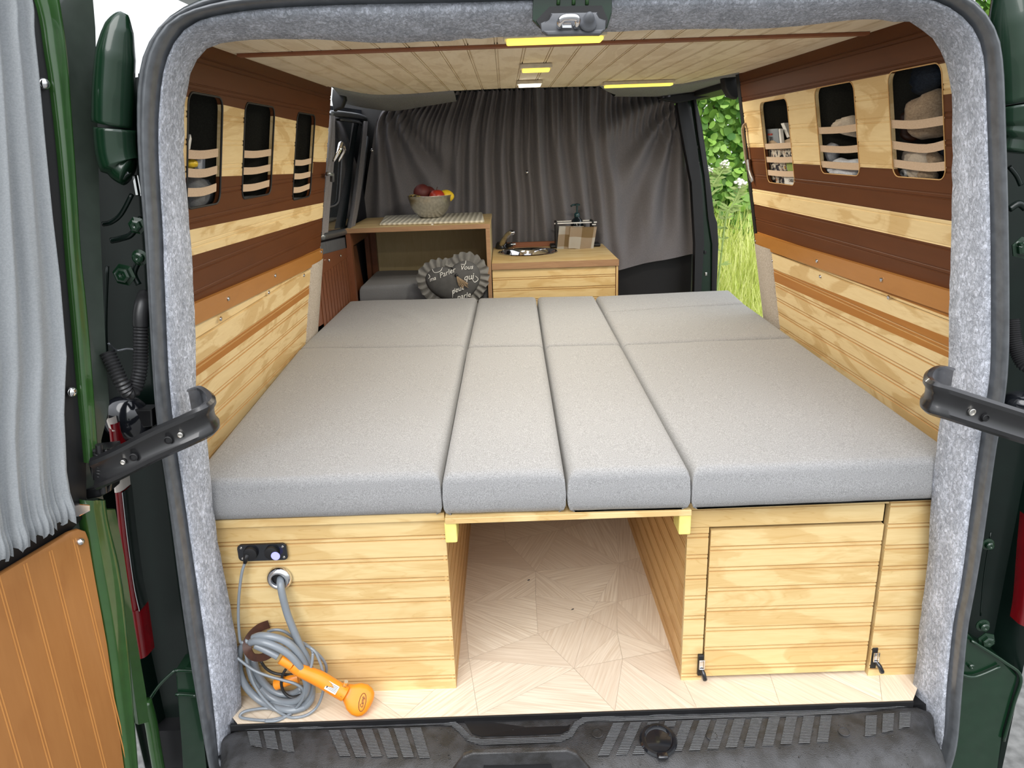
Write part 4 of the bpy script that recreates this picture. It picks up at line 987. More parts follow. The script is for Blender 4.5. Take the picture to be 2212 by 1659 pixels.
# wood lining panel with grooves
def dz(p): return p.z
pw=[D(a,b,.010) for a,b in [(-450,1470),(0,1243),(120,1170),(150,1150),(170,1143),(186,1148),(193,1165),(204,1245),(231,1393),(268,1659),(290,1830),(-450,2300)]]
bm=B(); prism(bm,pw,-DN*.010,.003,2); wpn=mk('wood_panel',bm,'orange_z',rd,smooth='auto')
dd=V((-.431,-.902,0)).normalized()
for k in range(6):
    c=D(247,1500,.010)+dd*(.003+.0405*k); zt_=D(172,1150,.01).z-.006
    u0=c+dd*0; top=V((c.x,c.y,zt_-.0)); bm=B()
    for o_ in (0,.0042): 
        q=[V((c.x,c.y,-.5))+dd*(o_-.0012),V((c.x,c.y,-.5))+dd*(o_+.0008),V((c.x,c.y,zt_))+dd*(o_+.0008),V((c.x,c.y,zt_))+dd*(o_-.0012)]
        prism(bm,[p+DN*-.0005 for p in q],DN*.0009)
    mk('bead_line',bm,'door_line',wpn)
def snap(a,b,off,mat='chrome',r=.0085):
    c=D(a,b,off); bm=B(); lathe(bm,[(r,0),(r*.95,.002),(r*.75,.0045),(r*.4,.006),(0,.0065)],c,20,DN); mk('snap_button',bm,mat,rd,smooth=True)
snap(95,181,.004); snap(155,847,.004); snap(173,1170,.0105,r=.0065)
bm=B(); prism(bm,[D(a,b,.012) for a,b in ((150,1095),(172,1088),(196,1090),(196,1104),(172,1116),(158,1118))],-DN*.012,.002,2); mk('door_check_end',bm,'chrome',rd)
# door curtain
cn=thing('door_curtain',D(80,1100,.02),'light grey gathered curtain hanging inside the open left rear door','curtain')
Lr=[(58,-40),(70,20),(70,66),(80,155),(94,307),(110,470),(125,600),(139,767),(136,830),(134,893),(141,1013),(150,1070),(160,1114)]
rt=resample([D(a,b,.02) for a,b in Lr],80); lf=resample([D(a,b,.02) for a,b in ((-420,-40),(-420,700),(-420,1460))],80)
bm=B(); rows=[]
for j,(p,q) in enumerate(zip(rt,lf)):
    r=[]; v=j/79; edge=math.exp(-((1-v)*14))
    for i in range(161):
        u=i/160; x=u*.30*100
        w=(.5+.5*math.sin(u*62+1.2*math.sin(v*3+u*9)+.5*noise.noise(V((u*9,v*1.5,0)))))**1.6*.011+ .004*noise.noise(V((u*30,v*3,2)))+edge*.006*math.sin(u*260+v*8)
        if u<.01: w*=.3
        if v>.955: w+= .004*math.sin((v-.955)*70)
        r.append(p.lerp(q,u)+DN*w+V((0,0,edge*.006*math.sin(u*190))))
    rows.append(r)
loft(bm,rows); mk('cloth',bm,'curtain_light',cn,smooth=True)
# ================================================================== LEFT SIDE, FORWARD OF THE WALL
def X(a,b,x=-.80): return P(a,b,'x',x)
w1=thing('window_1',X(745,500),'closed left side door window with grey frame','window'); w1['kind']='structure'
del w1['category']; 
bm=B(); prism(bm,[X(a,b,-.815) for a,b in ((690,225),(800,240),(850,300),(800,640),(690,700))],V((-.01,0,0))); mk('door_panel',bm,'navy',w1)
def Xtube(pl,r,mat,nm,x=-.80,par=w1):
    bm=B(); tube(bm,smoothpath([X(a,b,x) for a,b in pl],4),r,8); mk(nm,bm,mat,par,smooth=True)
Xtube([(713,245),(735,246),(775,251),(790,258),(795,275),(784,360),(770,450),(758,498)],.012,'grey_metal','frame')
Xtube([(692,512),(725,505),(762,497)],.014,'grey_metal','frame')
Xtube([(735,258),(775,264),(781,270)],.005,'plate_grey','frame',-.80)
bm=B(); prism(bm,[X(a,b,-.808) for a,b in ((712,250),(790,262),(760,500),(692,512))],V((-.004,0,0))); mk('pane',bm,'glass_dark',w1)
Xtube([(739,330),(733,420),(728,440),(712,447),(705,448)],.0035,'plate_grey','frame',-.803)
bm=B(); prism(bm,[X(a,b,-.80) for a,b in ((692,525),(765,508),(762,536),(692,560))],V((-.01,0,0)),.002,1); mk('sill_trim',bm,'plate_grey',w1)
bm=B(); prism(bm,[X(a,b,-.795) for a,b in ((690,552),(770,530),(790,640),(690,705))],V((-.01,0,0)))
for k in range(14):
    pass
wp_=mk('trim_8',bm,'redbrown_z'); structure(wp_)
for k in range(12):
    y=1.42+.05*k
    bm=B(); box(bm,-.7945,-.7925,y,y+.040,.30,.70,.0008,1); mk('beadboard_strip',bm,'redbrown_z',wp_)
for q in ((711,562),(736,552)):
    c=X(*q,-.792); bm=B(); lathe(bm,[(.006,0),(.004,.003),(0,.003)],c,12,V((1,0,0))); mk('screw',bm,'chrome',wp_)
for pl,nm,lab in (([(716,250),(712,330),(702,430),(697,505)],'side_curtain','narrow grey curtain tied at the near side of the left side window'),([(789,262),(780,340),(768,430),(757,496)],'side_curtain','narrow grey curtain tied at the far side of the left side window')):
    pp=resample(smoothpath([X(a,b,-.785) for a,b in pl],4),20); rows=[]
    for j,p in enumerate(pp): rows.append([p+V((.012*math.sin(k*1.9+j*.08),(k-4)*.010*(1+.6*math.sin(j/19*PI*.5)),0)) for k in range(9)])
    bm=B(); loft(bm,rows); o=mk(nm,bm,'curtain_dark',smooth=True); tag(o,lab,'curtain')
# grab handle at the front edge of both walls
gh=thing('strap_handle',Pw(706,380,-1),'chrome and black strap handle at the far edge of the left striped wall','handle')
bm=B(); tube(bm,smoothpath([Pw(706,350,-1)+V((.015,.03,0)),Pw(709,325,-1)+V((.03,.03,0)),Pw(713,312,-1)+V((.03,.04,0)),Pw(716,325,-1)+V((.03,.05,0)),Pw(714,350,-1)+V((.015,.05,0))],5),[.004+.006*math.sin(PI*i/20) for i in range(21)],10); mk('chrome_loop',bm,'chrome',gh,smooth=True)
bm=B(); tube(bm,[Pw(694,376,-1)+V((.02,.0,0)),Pw(702,377,-1)+V((.02,.02,0)),Pw(702,393,-1)+V((.02,.02,0))],.007,10); mk('lever',bm,'grey_metal',gh,smooth=True)
gh=thing('strap_handle',Pw(1620,330,1),'dark looped strap handle with steel tongue, far edge of right striped wall','handle')
Bh=[P(a,b,'y',1.33) for a,b in ((1612,350),(1606,300),(1604,280),(1608,269),(1614,272),(1618,300),(1622,340),(1622,360))]
bm=B(); tube(bm,smoothpath(Bh,5),.0045,10); mk('loop',bm,'tan_felt',gh,smooth=True)
bm=B(); tube(bm,[P(1615,345,'y',1.325),P(1618,368,'y',1.32)],[.010,.008],12); mk('clamp',bm,'steel',gh,smooth='auto')
bm=B(); tube(bm,smoothpath([P(1617,362,'y',1.32),P(1622,378,'y',1.315),P(1627,392,'y',1.31)],4),[.005,.006,.007,.008,.009,.010,.010,.009,.008],12); mk('steel_tongue',bm,'steel',gh,smooth=True)
# ================================================================== CAB, CURTAINS
bm=B(); box(bm,-.92,.72,2.70,2.72,-.02,1.395); box(bm,.7201,.90,2.70,2.72,-.02,.62); structure(mk('wall_cab',bm,'black'))
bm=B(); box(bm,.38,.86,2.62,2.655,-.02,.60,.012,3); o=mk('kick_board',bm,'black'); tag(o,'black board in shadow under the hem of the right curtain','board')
bm=B(); box(bm,.74,.86,1.39,2.75,1.31,1.42,.004,1); mk('roof_header',bm,'black',body)
def rows_curtain(name,rows_px,y,nf,amp,label,seed,hem=True,vary=1.0,k=0):
    t=thing(name,P(*rows_px[-1][0],'y',y),label,'curtain','dark grey curtains closing off the cab')
    R_=[resample(smoothpath([P(a,b,'y',y) for a,b in r],5),141) for r in rows_px]
    cols=[resample(smoothpath([r[i] for r in R_],6),70) for i in range(141)]
    bm=B(); rows=[]
    for j in range(70):
        v=j/69; r=[]
        for i in range(141):
            u=i/140; p=cols[i][j]
            up=u if seed==5 else 1-u          # 1 at the outer, tied corner
            wv=u*nf*2*PI*(1+.0*v)+3.4*noise.noise(V((u*3.1,v*.8,seed)))
            f1=math.sin(wv)*(.55+.9*abs(noise.noise(V((u*7,v*.9,seed+9)))))
            dx=(1-up)*1.6+.02; dy=v+.03; an=math.atan2(dx,dy); ds=math.hypot(dx,dy)
            f2=math.sin(an*19+2.0*noise.noise(V((an*3,ds*1.2,seed))))*min(1,ds*2.5)*math.exp(-ds*.5)
            k1=min(1,max(0,(up-.30)/.35)); k1=k1*k1*(3-2*k1)
            w=amp*((1-k1)*f1+k1*f2*.9)*(1-.25*v)+amp*.5*noise.noise(V((u*9,v*1.6,seed+4)))+amp*.5*math.sin(u*nf*5.3*PI+noise.noise(V((u*9,0,3)))*3)*max(0,1-v*3.2)
            r.append(p+V((0,w,(.006*math.sin(u*nf*5*PI) if v<.02 else 0))))
        rows.append(r)
    loft(bm,rows); mk('cloth',bm,'curtain_dark',t,smooth=True)
    return t
cl=rows_curtain('cab_curtain',[[(861,209),(900,205),(1000,198),(1080,194),(1150,192)],[(816,252),(900,270),(1000,270),(1150,270)],[(802,320),(900,340),(1000,350),(1150,350)],[(790,400),(900,430),(1020,440),(1158,440)],[(778,500),(900,540),(1030,540),(1160,545)],[(770,600),(900,640),(1040,640),(1165,640)]],2.56,11,.040,'left dark grey curtain behind the fruit bowl, closing off the cab',1,k=.6)
cr=rows_curtain('cab_curtain',[[(1135,191),(1220,189),(1320,188),(1390,190),(1440,208),(1465,232)],[(1138,280),(1240,290),(1340,300),(1420,290),(1475,280)],[(1142,380),(1250,400),(1360,410),(1440,395),(1494,375)],[(1150,470),(1250,490),(1370,500),(1440,480),(1504,465)],[(1158,560),(1250,570),(1340,560),(1420,530),(1505,510)],[(1165,640),(1230,610),(1325,586),(1400,568),(1503,548)]],2.54,9,.048,'right dark grey curtain with a loose lower hem beside the open side door',5,k=-1.6)
for a,b,par in ((1138,372,cl),(1477,302,cr),(1502,524,cr),(803,325,cl)):
    c=P(a,b,'y',2.49); bm=B(); lathe(bm,[(.008,0),(.006,.004),(0,.005)],c,14,V((0,-1,0))); mk('snap_button',bm,'chrome',par,smooth=True)
# right door pillar
bp=thing('side_door_pillar',P(1520,640,'y',2.45),'dark green pillar with black rubber edges at the front of the open side doorway','door pillar')
def pol(pl,y,th,mat,nm,bev=.004):
    bm=B(); prism(bm,[P(a,b,'y',y) for a,b in pl],V((0,th,0)),bev,2); mk(nm,bm,mat,bp,smooth='auto')
pol([(1462,205),(1480,205),(1495,240),(1508,330),(1518,428),(1521,528),(1515,624),(1512,760),(1490,760),(1500,624),(1502,528),(1497,395),(1474,289),(1464,229)],2.44,.05,'black','rubber_edge',.006)
pol([(1478,205),(1504,212),(1516,269),(1531,379),(1538,465),(1540,528),(1536,760),(1508,760),(1512,624),(1518,528),(1514,428),(1498,300),(1488,229)],2.47,.10,'green_paint','painted_pillar',.006)
pol([(1497,212),(1504,214),(1516,269),(1532,379),(1541,465),(1550,481),(1552,528),(1548,624),(1547,760),(1537,760),(1538,624),(1541,528),(1530,470),(1522,379),(1508,290)],2.45,.06,'black','rubber_edge',.005)
for a,b in ((1506,318),(1508,354),(1523,545),(1525,592)):
    c=P(a,b,'y',2.465); bm=B(); box(bm,c.x-.005,c.x+.006,c.y-.003,c.y+.003,c.z-.008,c.z+.008,.002,2); mk('catch_plate',bm,'steel' if b in(354,592) else 'black',bp)
bm=B(); prism(bm,[P(a,b,'y',2.25) for a,b in ((1425,214),(1460,206),(1558,193),(1562,202),(1500,215),(1465,222))],V((0,.05,0)),.003,2); mk('door_track',bm,'black',body)
bm=B(); prism(bm,[P(a,b,'y',1.50) for a,b in ((1562,163),(1600,158),(1602,200),(1592,214),(1576,208),(1566,190))],V((0,.05,0)),.006,3); mk('track_cover',bm,'black',body,smooth='auto')
bm=B(); prism(bm,[P(a,b,'y',1.70) for a,b in ((718,192),(742,196),(745,215),(738,232),(720,240),(716,215))],V((0,.05,0)),.006,3); mk('track_cover',bm,'black',body,smooth='auto')
# ================================================================== KITCHEN
ku=thing('shelf_unit',V((-.485,2.2,0)),'open plywood shelf unit with a light top, left of the sink cabinet','kitchen unit')
bm=B(); box(bm,-.795,-.180,1.95,2.47,.8005,.817,.001,1); mk('top_board',bm,'pine_x',ku)
bm=B(); box(bm,-.7955,-.1795,1.945,1.9495,.7985,.8175); mk('top_edging',bm,'ply_edge',ku)
bm=B(); box(bm,-.795,-.775,1.95,1.985,0,.800); mk('leg',bm,'redbrown_z',ku)
bm=B(); box(bm,-.795,-.775,2.36,2.44,0,.800); mk('leg',bm,'redbrown_z',ku)
bm=B(); box(bm,-.795,-.776,1.986,2.359,.74,.800); mk('side_rail',bm,'redbrown_z',ku)
bm=B(); box(bm,-.7745,-.75,2.405,2.439,.30,.790); mk('batten',bm,'redbrown_z',ku)
bm=B(); box(bm,-.774,-.200,2.44,2.455,0,.800); mk('back_panel',bm,'alcove',ku)
bm=B(); box(bm,-.1985,-.1825,1.95,2.44,.0,.800); mk('side_panel',bm,'alcove',ku)
bm=B(); box(bm,-.1990,-.1820,1.944,1.9495,.0,.798); mk('panel_edging',bm,'ply_edge',ku)
bm=B(); box(bm,-.7735,-.775,2.0,2.35,.2,.74); 
bm.free()
for q in ((786,501),(794,593)):
    c=P(*q,'y',2.40); bm=B(); lathe(bm,[(.005,0),(.004,.003),(0,.003)],c,12,V((0,-1,0))); mk('screw',bm,'chrome',ku)
zc_=.562
bn=thing('bench',V((-.5,2.2,0)),'low bench under the open shelf unit','bench')
bm=B(); box(bm,-.765,-.205,2.02,2.42,0,.470); mk('box_body',bm,'alcove',bn)
cushion('bench_cushion',[(-.768,2.0),(-.205,2.0),(-.205,2.425),(-.768,2.425)],.4715,zc_,'dark_cushion','dark grey seat cushion inside the open shelf unit','cushion',seed=12)
sk_=thing('sink_cabinet',V((.09,2.2,0)),'pine beadboard cabinet with the round sink, below the right curtain','kitchen unit')
bm=B(); box(bm,-.1795,.368,1.95,2.50,.633,.648,.001,1); tp=mk('worktop',bm,'pine_x',sk_)
cut=B(); lathe(cut,[(0,-.1),(.128,-.1),(.128,.1),(0,.1)],V((-.013,2.285,.64)),48); boolean(tp,cut)
bm=B(); box(bm,-.1795,.3685,1.944,1.9495,.622,.6485); mk('worktop_edging',bm,'ply_edge',sk_)
bm=B(); bead(bm,(-.178,1.953,.02),(1,0,0),(0,0,1),(0,-1,0),.533,.60,g0=.026,pitch=.0485,th=.010); mk('front_panel',bm,['pine_x','groove'],sk_)
bm=B(); box(bm,.3555,.368,1.950,2.48,.0,.632,.001,1); mk('side_panel',bm,'redbrown_z',sk_)
bm=B(); box(bm,.358,.3655,1.9485,1.9500,.0,.621); mk('side_edging',bm,'pine_z',sk_)
bm=B(); box(bm,-.16,.145,2.470,2.490,.6485,.672,.001,1); mk('rear_ledge',bm,'trim_x',sk_)
si=thing('sink',V((-.013,2.285,.640)),'round chrome sink bowl set in the pine worktop','sink')
bm=B(); lathe(bm,[(.142,.0085),(.143,.0095),(.139,.0125),(.130,.012),(.124,.006),(.120,-.02),(.110,-.07),(.08,-.095),(0,-.10)],V((-.013,2.285,.640)),48); mk('bowl',bm,'chrome',si,smooth='auto')
bm=B(); lathe(bm,[(.022,0),(.020,.003),(0,.003)],V((-.013,2.285,.5405)),20); mk('drain',bm,'steel',si,smooth=True)
fa=thing('tap',V((-.125,2.455,.648)),'black and chrome folding tap at the left rear of the round sink','tap')
fz=lambda a,b,y=2.45: P(a,b,'y',y)
bm=B(); lathe(bm,[(.032,0),(.033,.006),(.030,.022),(.022,.034),(0,.036)],V((-.135,2.44,.6485)),24); mk('base',bm,'black_gloss',fa,smooth='auto')
bm=B(); tube(bm,smoothpath([fz(1083,530,2.43),fz(1088,520,2.40),fz(1097,507,2.36),fz(1105,501,2.33)],4),[.015]*5+[.013]*4+[.012]*4,14); mk('spout',bm,'steel',fa,smooth=True)
bm=B(); ell(bm,fz(1106,502,2.32),.016,.016,.012,16); mk('spout_head',bm,'chrome',fa,smooth=True)
bm=B(); tube(bm,[fz(1096,531,2.42),fz(1106,528,2.40)],[.010,.010],12); mk('knuckle',bm,'black',fa,smooth=True)
bm=B(); tube(bm,[fz(1104,528,2.40),fz(1114,527,2.40)],[.006,.006],12); mk('lever',bm,'chrome',fa,smooth='auto')
# dish rack with towel
dk=thing('dish_rack',V((.225,2.40,.648)),'black folding dish rack with white bar ends behind the checked towel','dish rack')
for x in (.130,.305):
    bm=B(); box(bm,x-.005,x+.005,2.37,2.46,.6485,.775,.002,2); mk('side_frame',bm,'black',dk)
bm=B(); box(bm,.12,.325,2.372,2.380,.764,.770,.002,2); mk('cross_bar',bm,'white',dk)
bm=B(); box(bm,.135,.30,2.45,2.457,.764,.772,.002,2); mk('cross_bar',bm,'steel',dk)
bm=B(); box(bm,.300,.318,2.355,2.365,.756,.760); mk('bar_end',bm,'white',dk)
bm=B(); box(bm,.10,.345,2.385,2.465,.6485,.664,.006,3); mk('tray',bm,'black',dk,smooth='auto')
tw=thing('tea_towel',V((.21,2.35,.66)),'beige and white checked tea towel draped over the dish rack','towel')
def towel(c4,y,uv0,du,dv):
    a,b,c,d=[P(*q,'y',y) for q in c4]; bm=B(); uvl=bm.loops.layers.uv.new('UVMap'); n=16; G=[]
    for j in range(n+1):
        r=[]
        for i in range(n+1):
            u,v=i/n,j/n; p=a*(1-u)*(1-v)+b*u*(1-v)+c*u*v+d*(1-u)*v
            p=p+V((0,.006*math.sin(u*7+v*2)-.010*v*(1-v)*2,.004*math.sin(u*6)*v))
            if v==0: p=p+V((0,.012,-.004))
            r.append((bm.verts.new(p),(uv0[0]+u*du,uv0[1]+v*dv)))
        G.append(r)
    for j in range(n):
        for i in range(n):
            q=[G[j][i],G[j][i+1],G[j+1][i+1],G[j+1][i]]; f=bm.faces.new([x[0] for x in q])
            for l,x in zip(f.loops,q): l[uvl].uv=x[1]
    bmesh.ops.solidify(bm,geom=bm.faces[:],thickness=-.004)
    mk('towel_fold',bm,'towel_check',tw,smooth=True)
towel([(1208,487),(1262,487),(1259,540),(1203,539)],2.355,(.05,.1),1.0,.75)
towel([(1231,489),(1290,488),(1281,541),(1227,538)],2.335,(-.02,.42),.72,.75)
# soap bottle
c=P(1240,487,'y',2.43); so=thing('soap_bottle',V((.235,2.43,.6645)),'clear soap bottle with a dark teal pump behind the tea towel','bottle')
bm=B(); lathe(bm,[(0,0),(.030,0),(.033,.01),(.033,.085),(.026,.112),(.012,.125),(.012,.128),(0,.128)],V((.235,2.43,.6645)),24); mk('bottle_body',bm,'glass_dark',so,smooth=True)
bm=B(); lathe(bm,[(.014,.126),(.014,.140),(.010,.146),(.0045,.147),(.0045,.178),(.015,.180),(.016,.186),(.005,.190),(0,.190)],V((.235,2.43,.6645)),20); mk('pump',bm,'teal_soap',so,smooth='auto')
bm=B(); tube(bm,[V((.235,2.43,.849)),V((.212,2.42,.848)),V((.204,2.418,.842))],.0045,8); mk('nozzle',bm,'teal_soap',so,smooth=True)
# mat, bowl and fruit
bm=B(); prism(bm,[(-.660,2.035,.8175),(-.212,1.995,.8175),(-.205,2.01,.8175),(-.226,2.445,.8175),(-.245,2.455,.8175),(-.700,2.445,.8175)],V((0,0,.010)),.004,3)
mt=mk('drying_mat',bm,'mat_woven',smooth='auto'); tag(mt,'cream ribbed mat lying on the shelf unit under the fruit bowl','mat')
bm=B(); c=P(934,484,'y',1.985); box(bm,c.x-.005,c.x+.004,c.y,c.y+.0015,.800,.822); mk('care_tag',bm,'white',mt)
BC=V((-.455,2.235,.828))
bo=thing('fruit_bowl',BC,'hammered steel bowl full of fruit on the cream mat','bowl')
prof=[(0,.0),(.035,.0),(.052,.006),(.074,.026),(.089,.052),(.097,.082),(.101,.098),(.103,.100),(.1005,.0995),(.095,.082),(.086,.052),(.071,.028),(.05,.010),(0,.006)]
bm=B(); lathe(bm,prof,BC,56)
for v in bm.verts:
    v.co+=(v.co-BC).normalized()*.0012*noise.noise(v.co*70)
mk('bowl_shell',bm,'steel',bo,smooth=True)
def fruit(nm,c,r,mat,lab,fn=None,sz=1,M=None):
    t=thing(nm,c,lab,'fruit','fruit in the steel bowl'); bm=B(); ell(bm,c,r,r,r*sz,24,M,fn); mk('flesh' if nm!='lemon' else 'rind',bm,mat,t,smooth=True); return t
def fy(a,b,y): return P(a,b,'y',y)
ap=fruit('apple',fy(944,425,2.205),.036,'apple_red','red apple at the front of the steel bowl',lambda p: p*(1-.10*math.exp(-((p.x**2+p.y**2)/.0002)) ),.92)
c=fy(944,425,2.205); bm=B(); tube(bm,[c+V((0,0,.028)),c+V((.002,-.001,.038)),c+V((.005,-.002,.043))],.0014,6); mk('stem',bm,'leather',ap)
fruit('peach',fy(912,417,2.235),.040,'peach_dark','dark red peach on the left side of the steel bowl',lambda p: V((p.x*(1-.05*math.exp(-(p.x/.006)**2)),p.y,p.z)))
fruit('peach',fy(925,420,2.285),.037,'peach_dark','dark red peach at the back of the steel bowl between the others')
fruit('lemon',fy(963,424,2.235),.029,'lemon_yellow','yellow lemon at the right edge of the steel bowl',lambda p: V((p.x*(1.22+ .12*(abs(p.x)/.03)**4),p.y,p.z)))
bt=thing('banana',fy(903,432,2.18),'brown spotted banana lying along the left rim of the steel bowl','fruit','fruit in the steel bowl')
for k in range(2):
    bm=B(); pp=smoothpath([fy(886,430-k*5,2.22+k*.02),fy(896,431-k*5,2.185+k*.02),fy(912,434-k*4,2.165+k*.02),fy(928,435-k*3,2.17+k*.02)],5); tube(bm,pp,[.004+.0095*math.sin(PI*min(1,(i+1)/len(pp)*1.0))**.6 for i in range(len(pp))],10); mk('banana_finger',bm,'banana_skin',bt,smooth=True)
# ================================================================== HEART PILLOW
hpz=lambda x,y,yy=1.925: P(700+x*.2984,380+y*.2984,'y',yy)
out=smoothpath([hpz(*q) for q in ((925,668),(870,655),(805,662),(750,695),(728,745),(750,810),(800,860),(870,900),(950,925),(1010,925),(1060,880),(1110,815),(1135,745),(1130,680),(1090,630),(1030,608),(970,625),(935,650))],5,True)
cen=sum(out,V((0,0,0)))/len(out); nO=len(out)
hp_=thing('heart_pillow',V((cen.x,1.925,.50)),'dark grey heart-shaped pillow with white script and a pale pleated ruffle','pillow')
bm=B()
K=9
for sgn in (-1,1):
    rows=[]
    for k in range(K+1):
        t=k/K; rows.append([cen.lerp(p,t)+V((0,sgn*.036*math.sqrt(max(0,1-t**2.2)),0)) for p in out])
    loft(bm,[r for r in rows[1:]],True); 
    f=bm.faces.new([bm.verts.new(q) for q in rows[1]])
bmesh.ops.remove_doubles(bm,verts=bm.verts,dist=.0002)
mk('pillow_body',bm,'heart_grey',hp_,smooth=True)
bm=B(); r0=[];r1=[];r2=[]
N2=240; oo=resample(out+[out[0]],N2+1)[:-1]
for i,p in enumerate(oo):
    t=(oo[(i+1)%N2]-oo[i-1]); nn=V((t.z,0,-t.x)).normalized()
    if nn.dot(p-cen)<0: nn=-nn
    ph=i*2*PI/8; w=.034+.003*math.sin(ph)+.003*noise.noise(V((i*.3,0,0)))
    r0.append(p-nn*.004+V((0,-.004,0))); r1.append(p+nn*w*.5+V((0,-.006+.005*math.sin(ph),0))); r2.append(p+nn*w+t.normalized()*.003*math.sin(ph)+V((0,-.004+.009*math.sin(ph+.5),0)))
loft(bm,[r0,r1,r2],True); bmesh.ops.solidify(bm,geom=bm.faces[:],thickness=.0015); mk('ruffle',bm,'ruffle_grey',hp_,smooth='auto')
def surfy(p):
    # depth of the front face at x,z
    d=V((p.x-cen.x,0,p.z-cen.z)); 
    best=min(out,key=lambda q: -((V((q.x-cen.x,0,q.z-cen.z)).normalized()).dot(d.normalized() if d.length>0 else V((1,0,0)))))
    t=min(1,d.length/max(1e-4,V((best.x-cen.x,0,best.z-cen.z)).length)); return 1.925-.036*math.sqrt(max(0,1-t**2.2))-.0012
def wtext(s,x,y,size,rot):
    p=hpz(x,y,1.90); p.y=surfy(p)-.003
    c_,s_=math.cos(rot),math.sin(rot); t=textmesh('script_lettering',s,size,'writing_white',hp_,frame(p,V((c_,0,s_)),V((-s_,0,c_)),V((0,-1,0))),.001,.35)
wtext('Vous',1030,662,.027,.05); wtext('Parler',890,700,.030,.35); wtext('qui',1045,730,.036,.15); wtext('ma',785,745,.024,.3); wtext('peut',965,820,.030,.35); wtext('parle',1010,868,.030,.2)
for pl in ([(780,680),(800,700),(840,690),(855,668)],[(990,640),(1020,640),(1025,618)],[(1070,740),(1090,770),(1115,750),(1095,725)],[(930,880),(935,840),(950,810)],[(755,715),(765,730),(755,745)]):
    pp=[hpz(a,b,1.90) for a,b in pl]
    for p in pp: p.y=surfy(p)
    bm=B(); tube(bm,smoothpath(pp,5),.0013,5); mk('script_flourish',bm,'writing_white',hp_)
c=hpz(958,720,1.89); c.y=surfy(c); bm=B(); ell(bm,c,.008,.006,.008,14); mk('button',bm,'black',hp_,smooth=True)
bm=B(); rr=random.Random(2)
for k in range(26):
    a=hpz(960,728,1.88); e=hpz(1000+rr.uniform(-30,45),790+rr.uniform(-15,25),1.88); a.y=surfy(a)-.003; e.y=surfy(e)-.004-rr.random()*.004
    mdl=a.lerp(e,.5)+V((rr.uniform(-.004,.004),-.004,0)); tube(bm,[a,mdl,e],.0013,5)
mk('tassel',bm,'tassel',hp_)
# ================================================================== THINGS IN THE WALL POCKETS
def Pd(px,py,s,dp):
    d=ray(px,py); k=.81+dp+.182*.52; t=(k-s*CAM.x-.182*CAM.z)/(s*d.x+.182*d.z); return CAM+d*t
def slab(nm,pl,s,dp,th,mat,lab,cat,grp=None,par=None):
    bm=B(); prism(bm,[Pd(a,b,s,dp) for a,b in pl],V((s*th,0,0)),min(.0015,th*.2),1); o=mk(nm,bm,mat,par)
    if par is None and lab: tag(o,lab,cat,grp)
    return o
def T3(x,y): return (1620+x*.14463,180+y*.14463)
bk=thing('book',Pd(*T3(330,900),1,.02),'grey-blue book with printed cover standing upright in the farthest right wall pocket','book')
slab('cover',[T3(*q) for q in ((195,690),(415,675),(440,930),(215,945))],1,.018,.002,'paper_blue',None,None,par=bk)
slab('page_block',[T3(*q) for q in ((415,677),(445,680),(478,930),(440,934))],1,.020,.010,'white',None,None,par=bk)
slab('cover_picture',[T3(*q) for q in ((300,860),(345,850),(420,900),(430,930),(240,940),(240,900))],1,.0165,.001,'paper_tan',None,None,par=bk)
Mv=frame(Pd(*T3(318,830),1,.0165),V((0,-1,0)),V((-.182,0,.983)),V((-.983,0,-.182)))
textmesh('title_lettering','SPU',.017,'print_dark',bk,Mv,.0003); 
Mv=frame(Pd(*T3(300,765),1,.0165),V((0,-1,0)),V((-.182,0,.983)),V((-.983,0,-.182)))
textmesh('title_lettering','MESCLARIS',.0085,'print_red',bk,Mv,.0003)
slab('book',[T3(*q) for q in ((455,600),(500,590),(585,800),(550,818))],1,.035,.03,'white','white booklet leaning diagonally in the farthest right wall pocket','book')
slab('book',[T3(*q) for q in ((485,860),(590,820),(640,930),(500,940))],1,.030,.03,'paper_tan','tan book half hidden beside the upright one in the farthest right wall pocket','book')
slab('magazine',[T3(*q) for q in ((225,985),(440,985),(470,1340),(290,1500),(255,1420))],1,.016,.012,'spine_print','colourful printed magazine behind the lower bands of the farthest right pocket, left one','magazine')
slab('magazine',[T3(*q) for q in ((445,985),(640,985),(680,1180),(520,1180),(530,1310),(480,1320))],1,.022,.012,'spine_print','colourful printed magazine behind the lower bands of the farthest right pocket, right one','magazine')
slab('book',[T3(*q) for q in ((540,1190),(640,1185),(655,1310),(560,1315))],1,.017,.012,'green_book','small green book between the lower bands of the farthest right pocket','book')
bk=slab('cassette_case',[T3(*q) for q in ((500,1390),(680,1385),(682,1525),(520,1520))],1,.015,.012,'white','white case with bold black lettering at the bottom of the farthest right pocket','case')
WL[bk.name]=V(bk.location)
Mv=frame(Pd(*T3(620,1455),1,.0145),V((0,-1,0)),V((-.182,0,.983)),V((-.983,0,-.182)))
textmesh('black_lettering','CASSET',.0125,'print_dark',bk,Mv,.0003)
slab('magazine',[T3(*q) for q in ((280,1370),(375,1375),(385,1500),(310,1490))],1,.018,.01,'print_dark','dark booklet at the lower left corner of the farthest right pocket','magazine')
slab('magazine',[T3(*q) for q in ((378,1385),(490,1390),(500,1510),(390,1505))],1,.018,.01,'spine_print','printed booklet beside the white lettered case in the farthest right pocket','magazine')
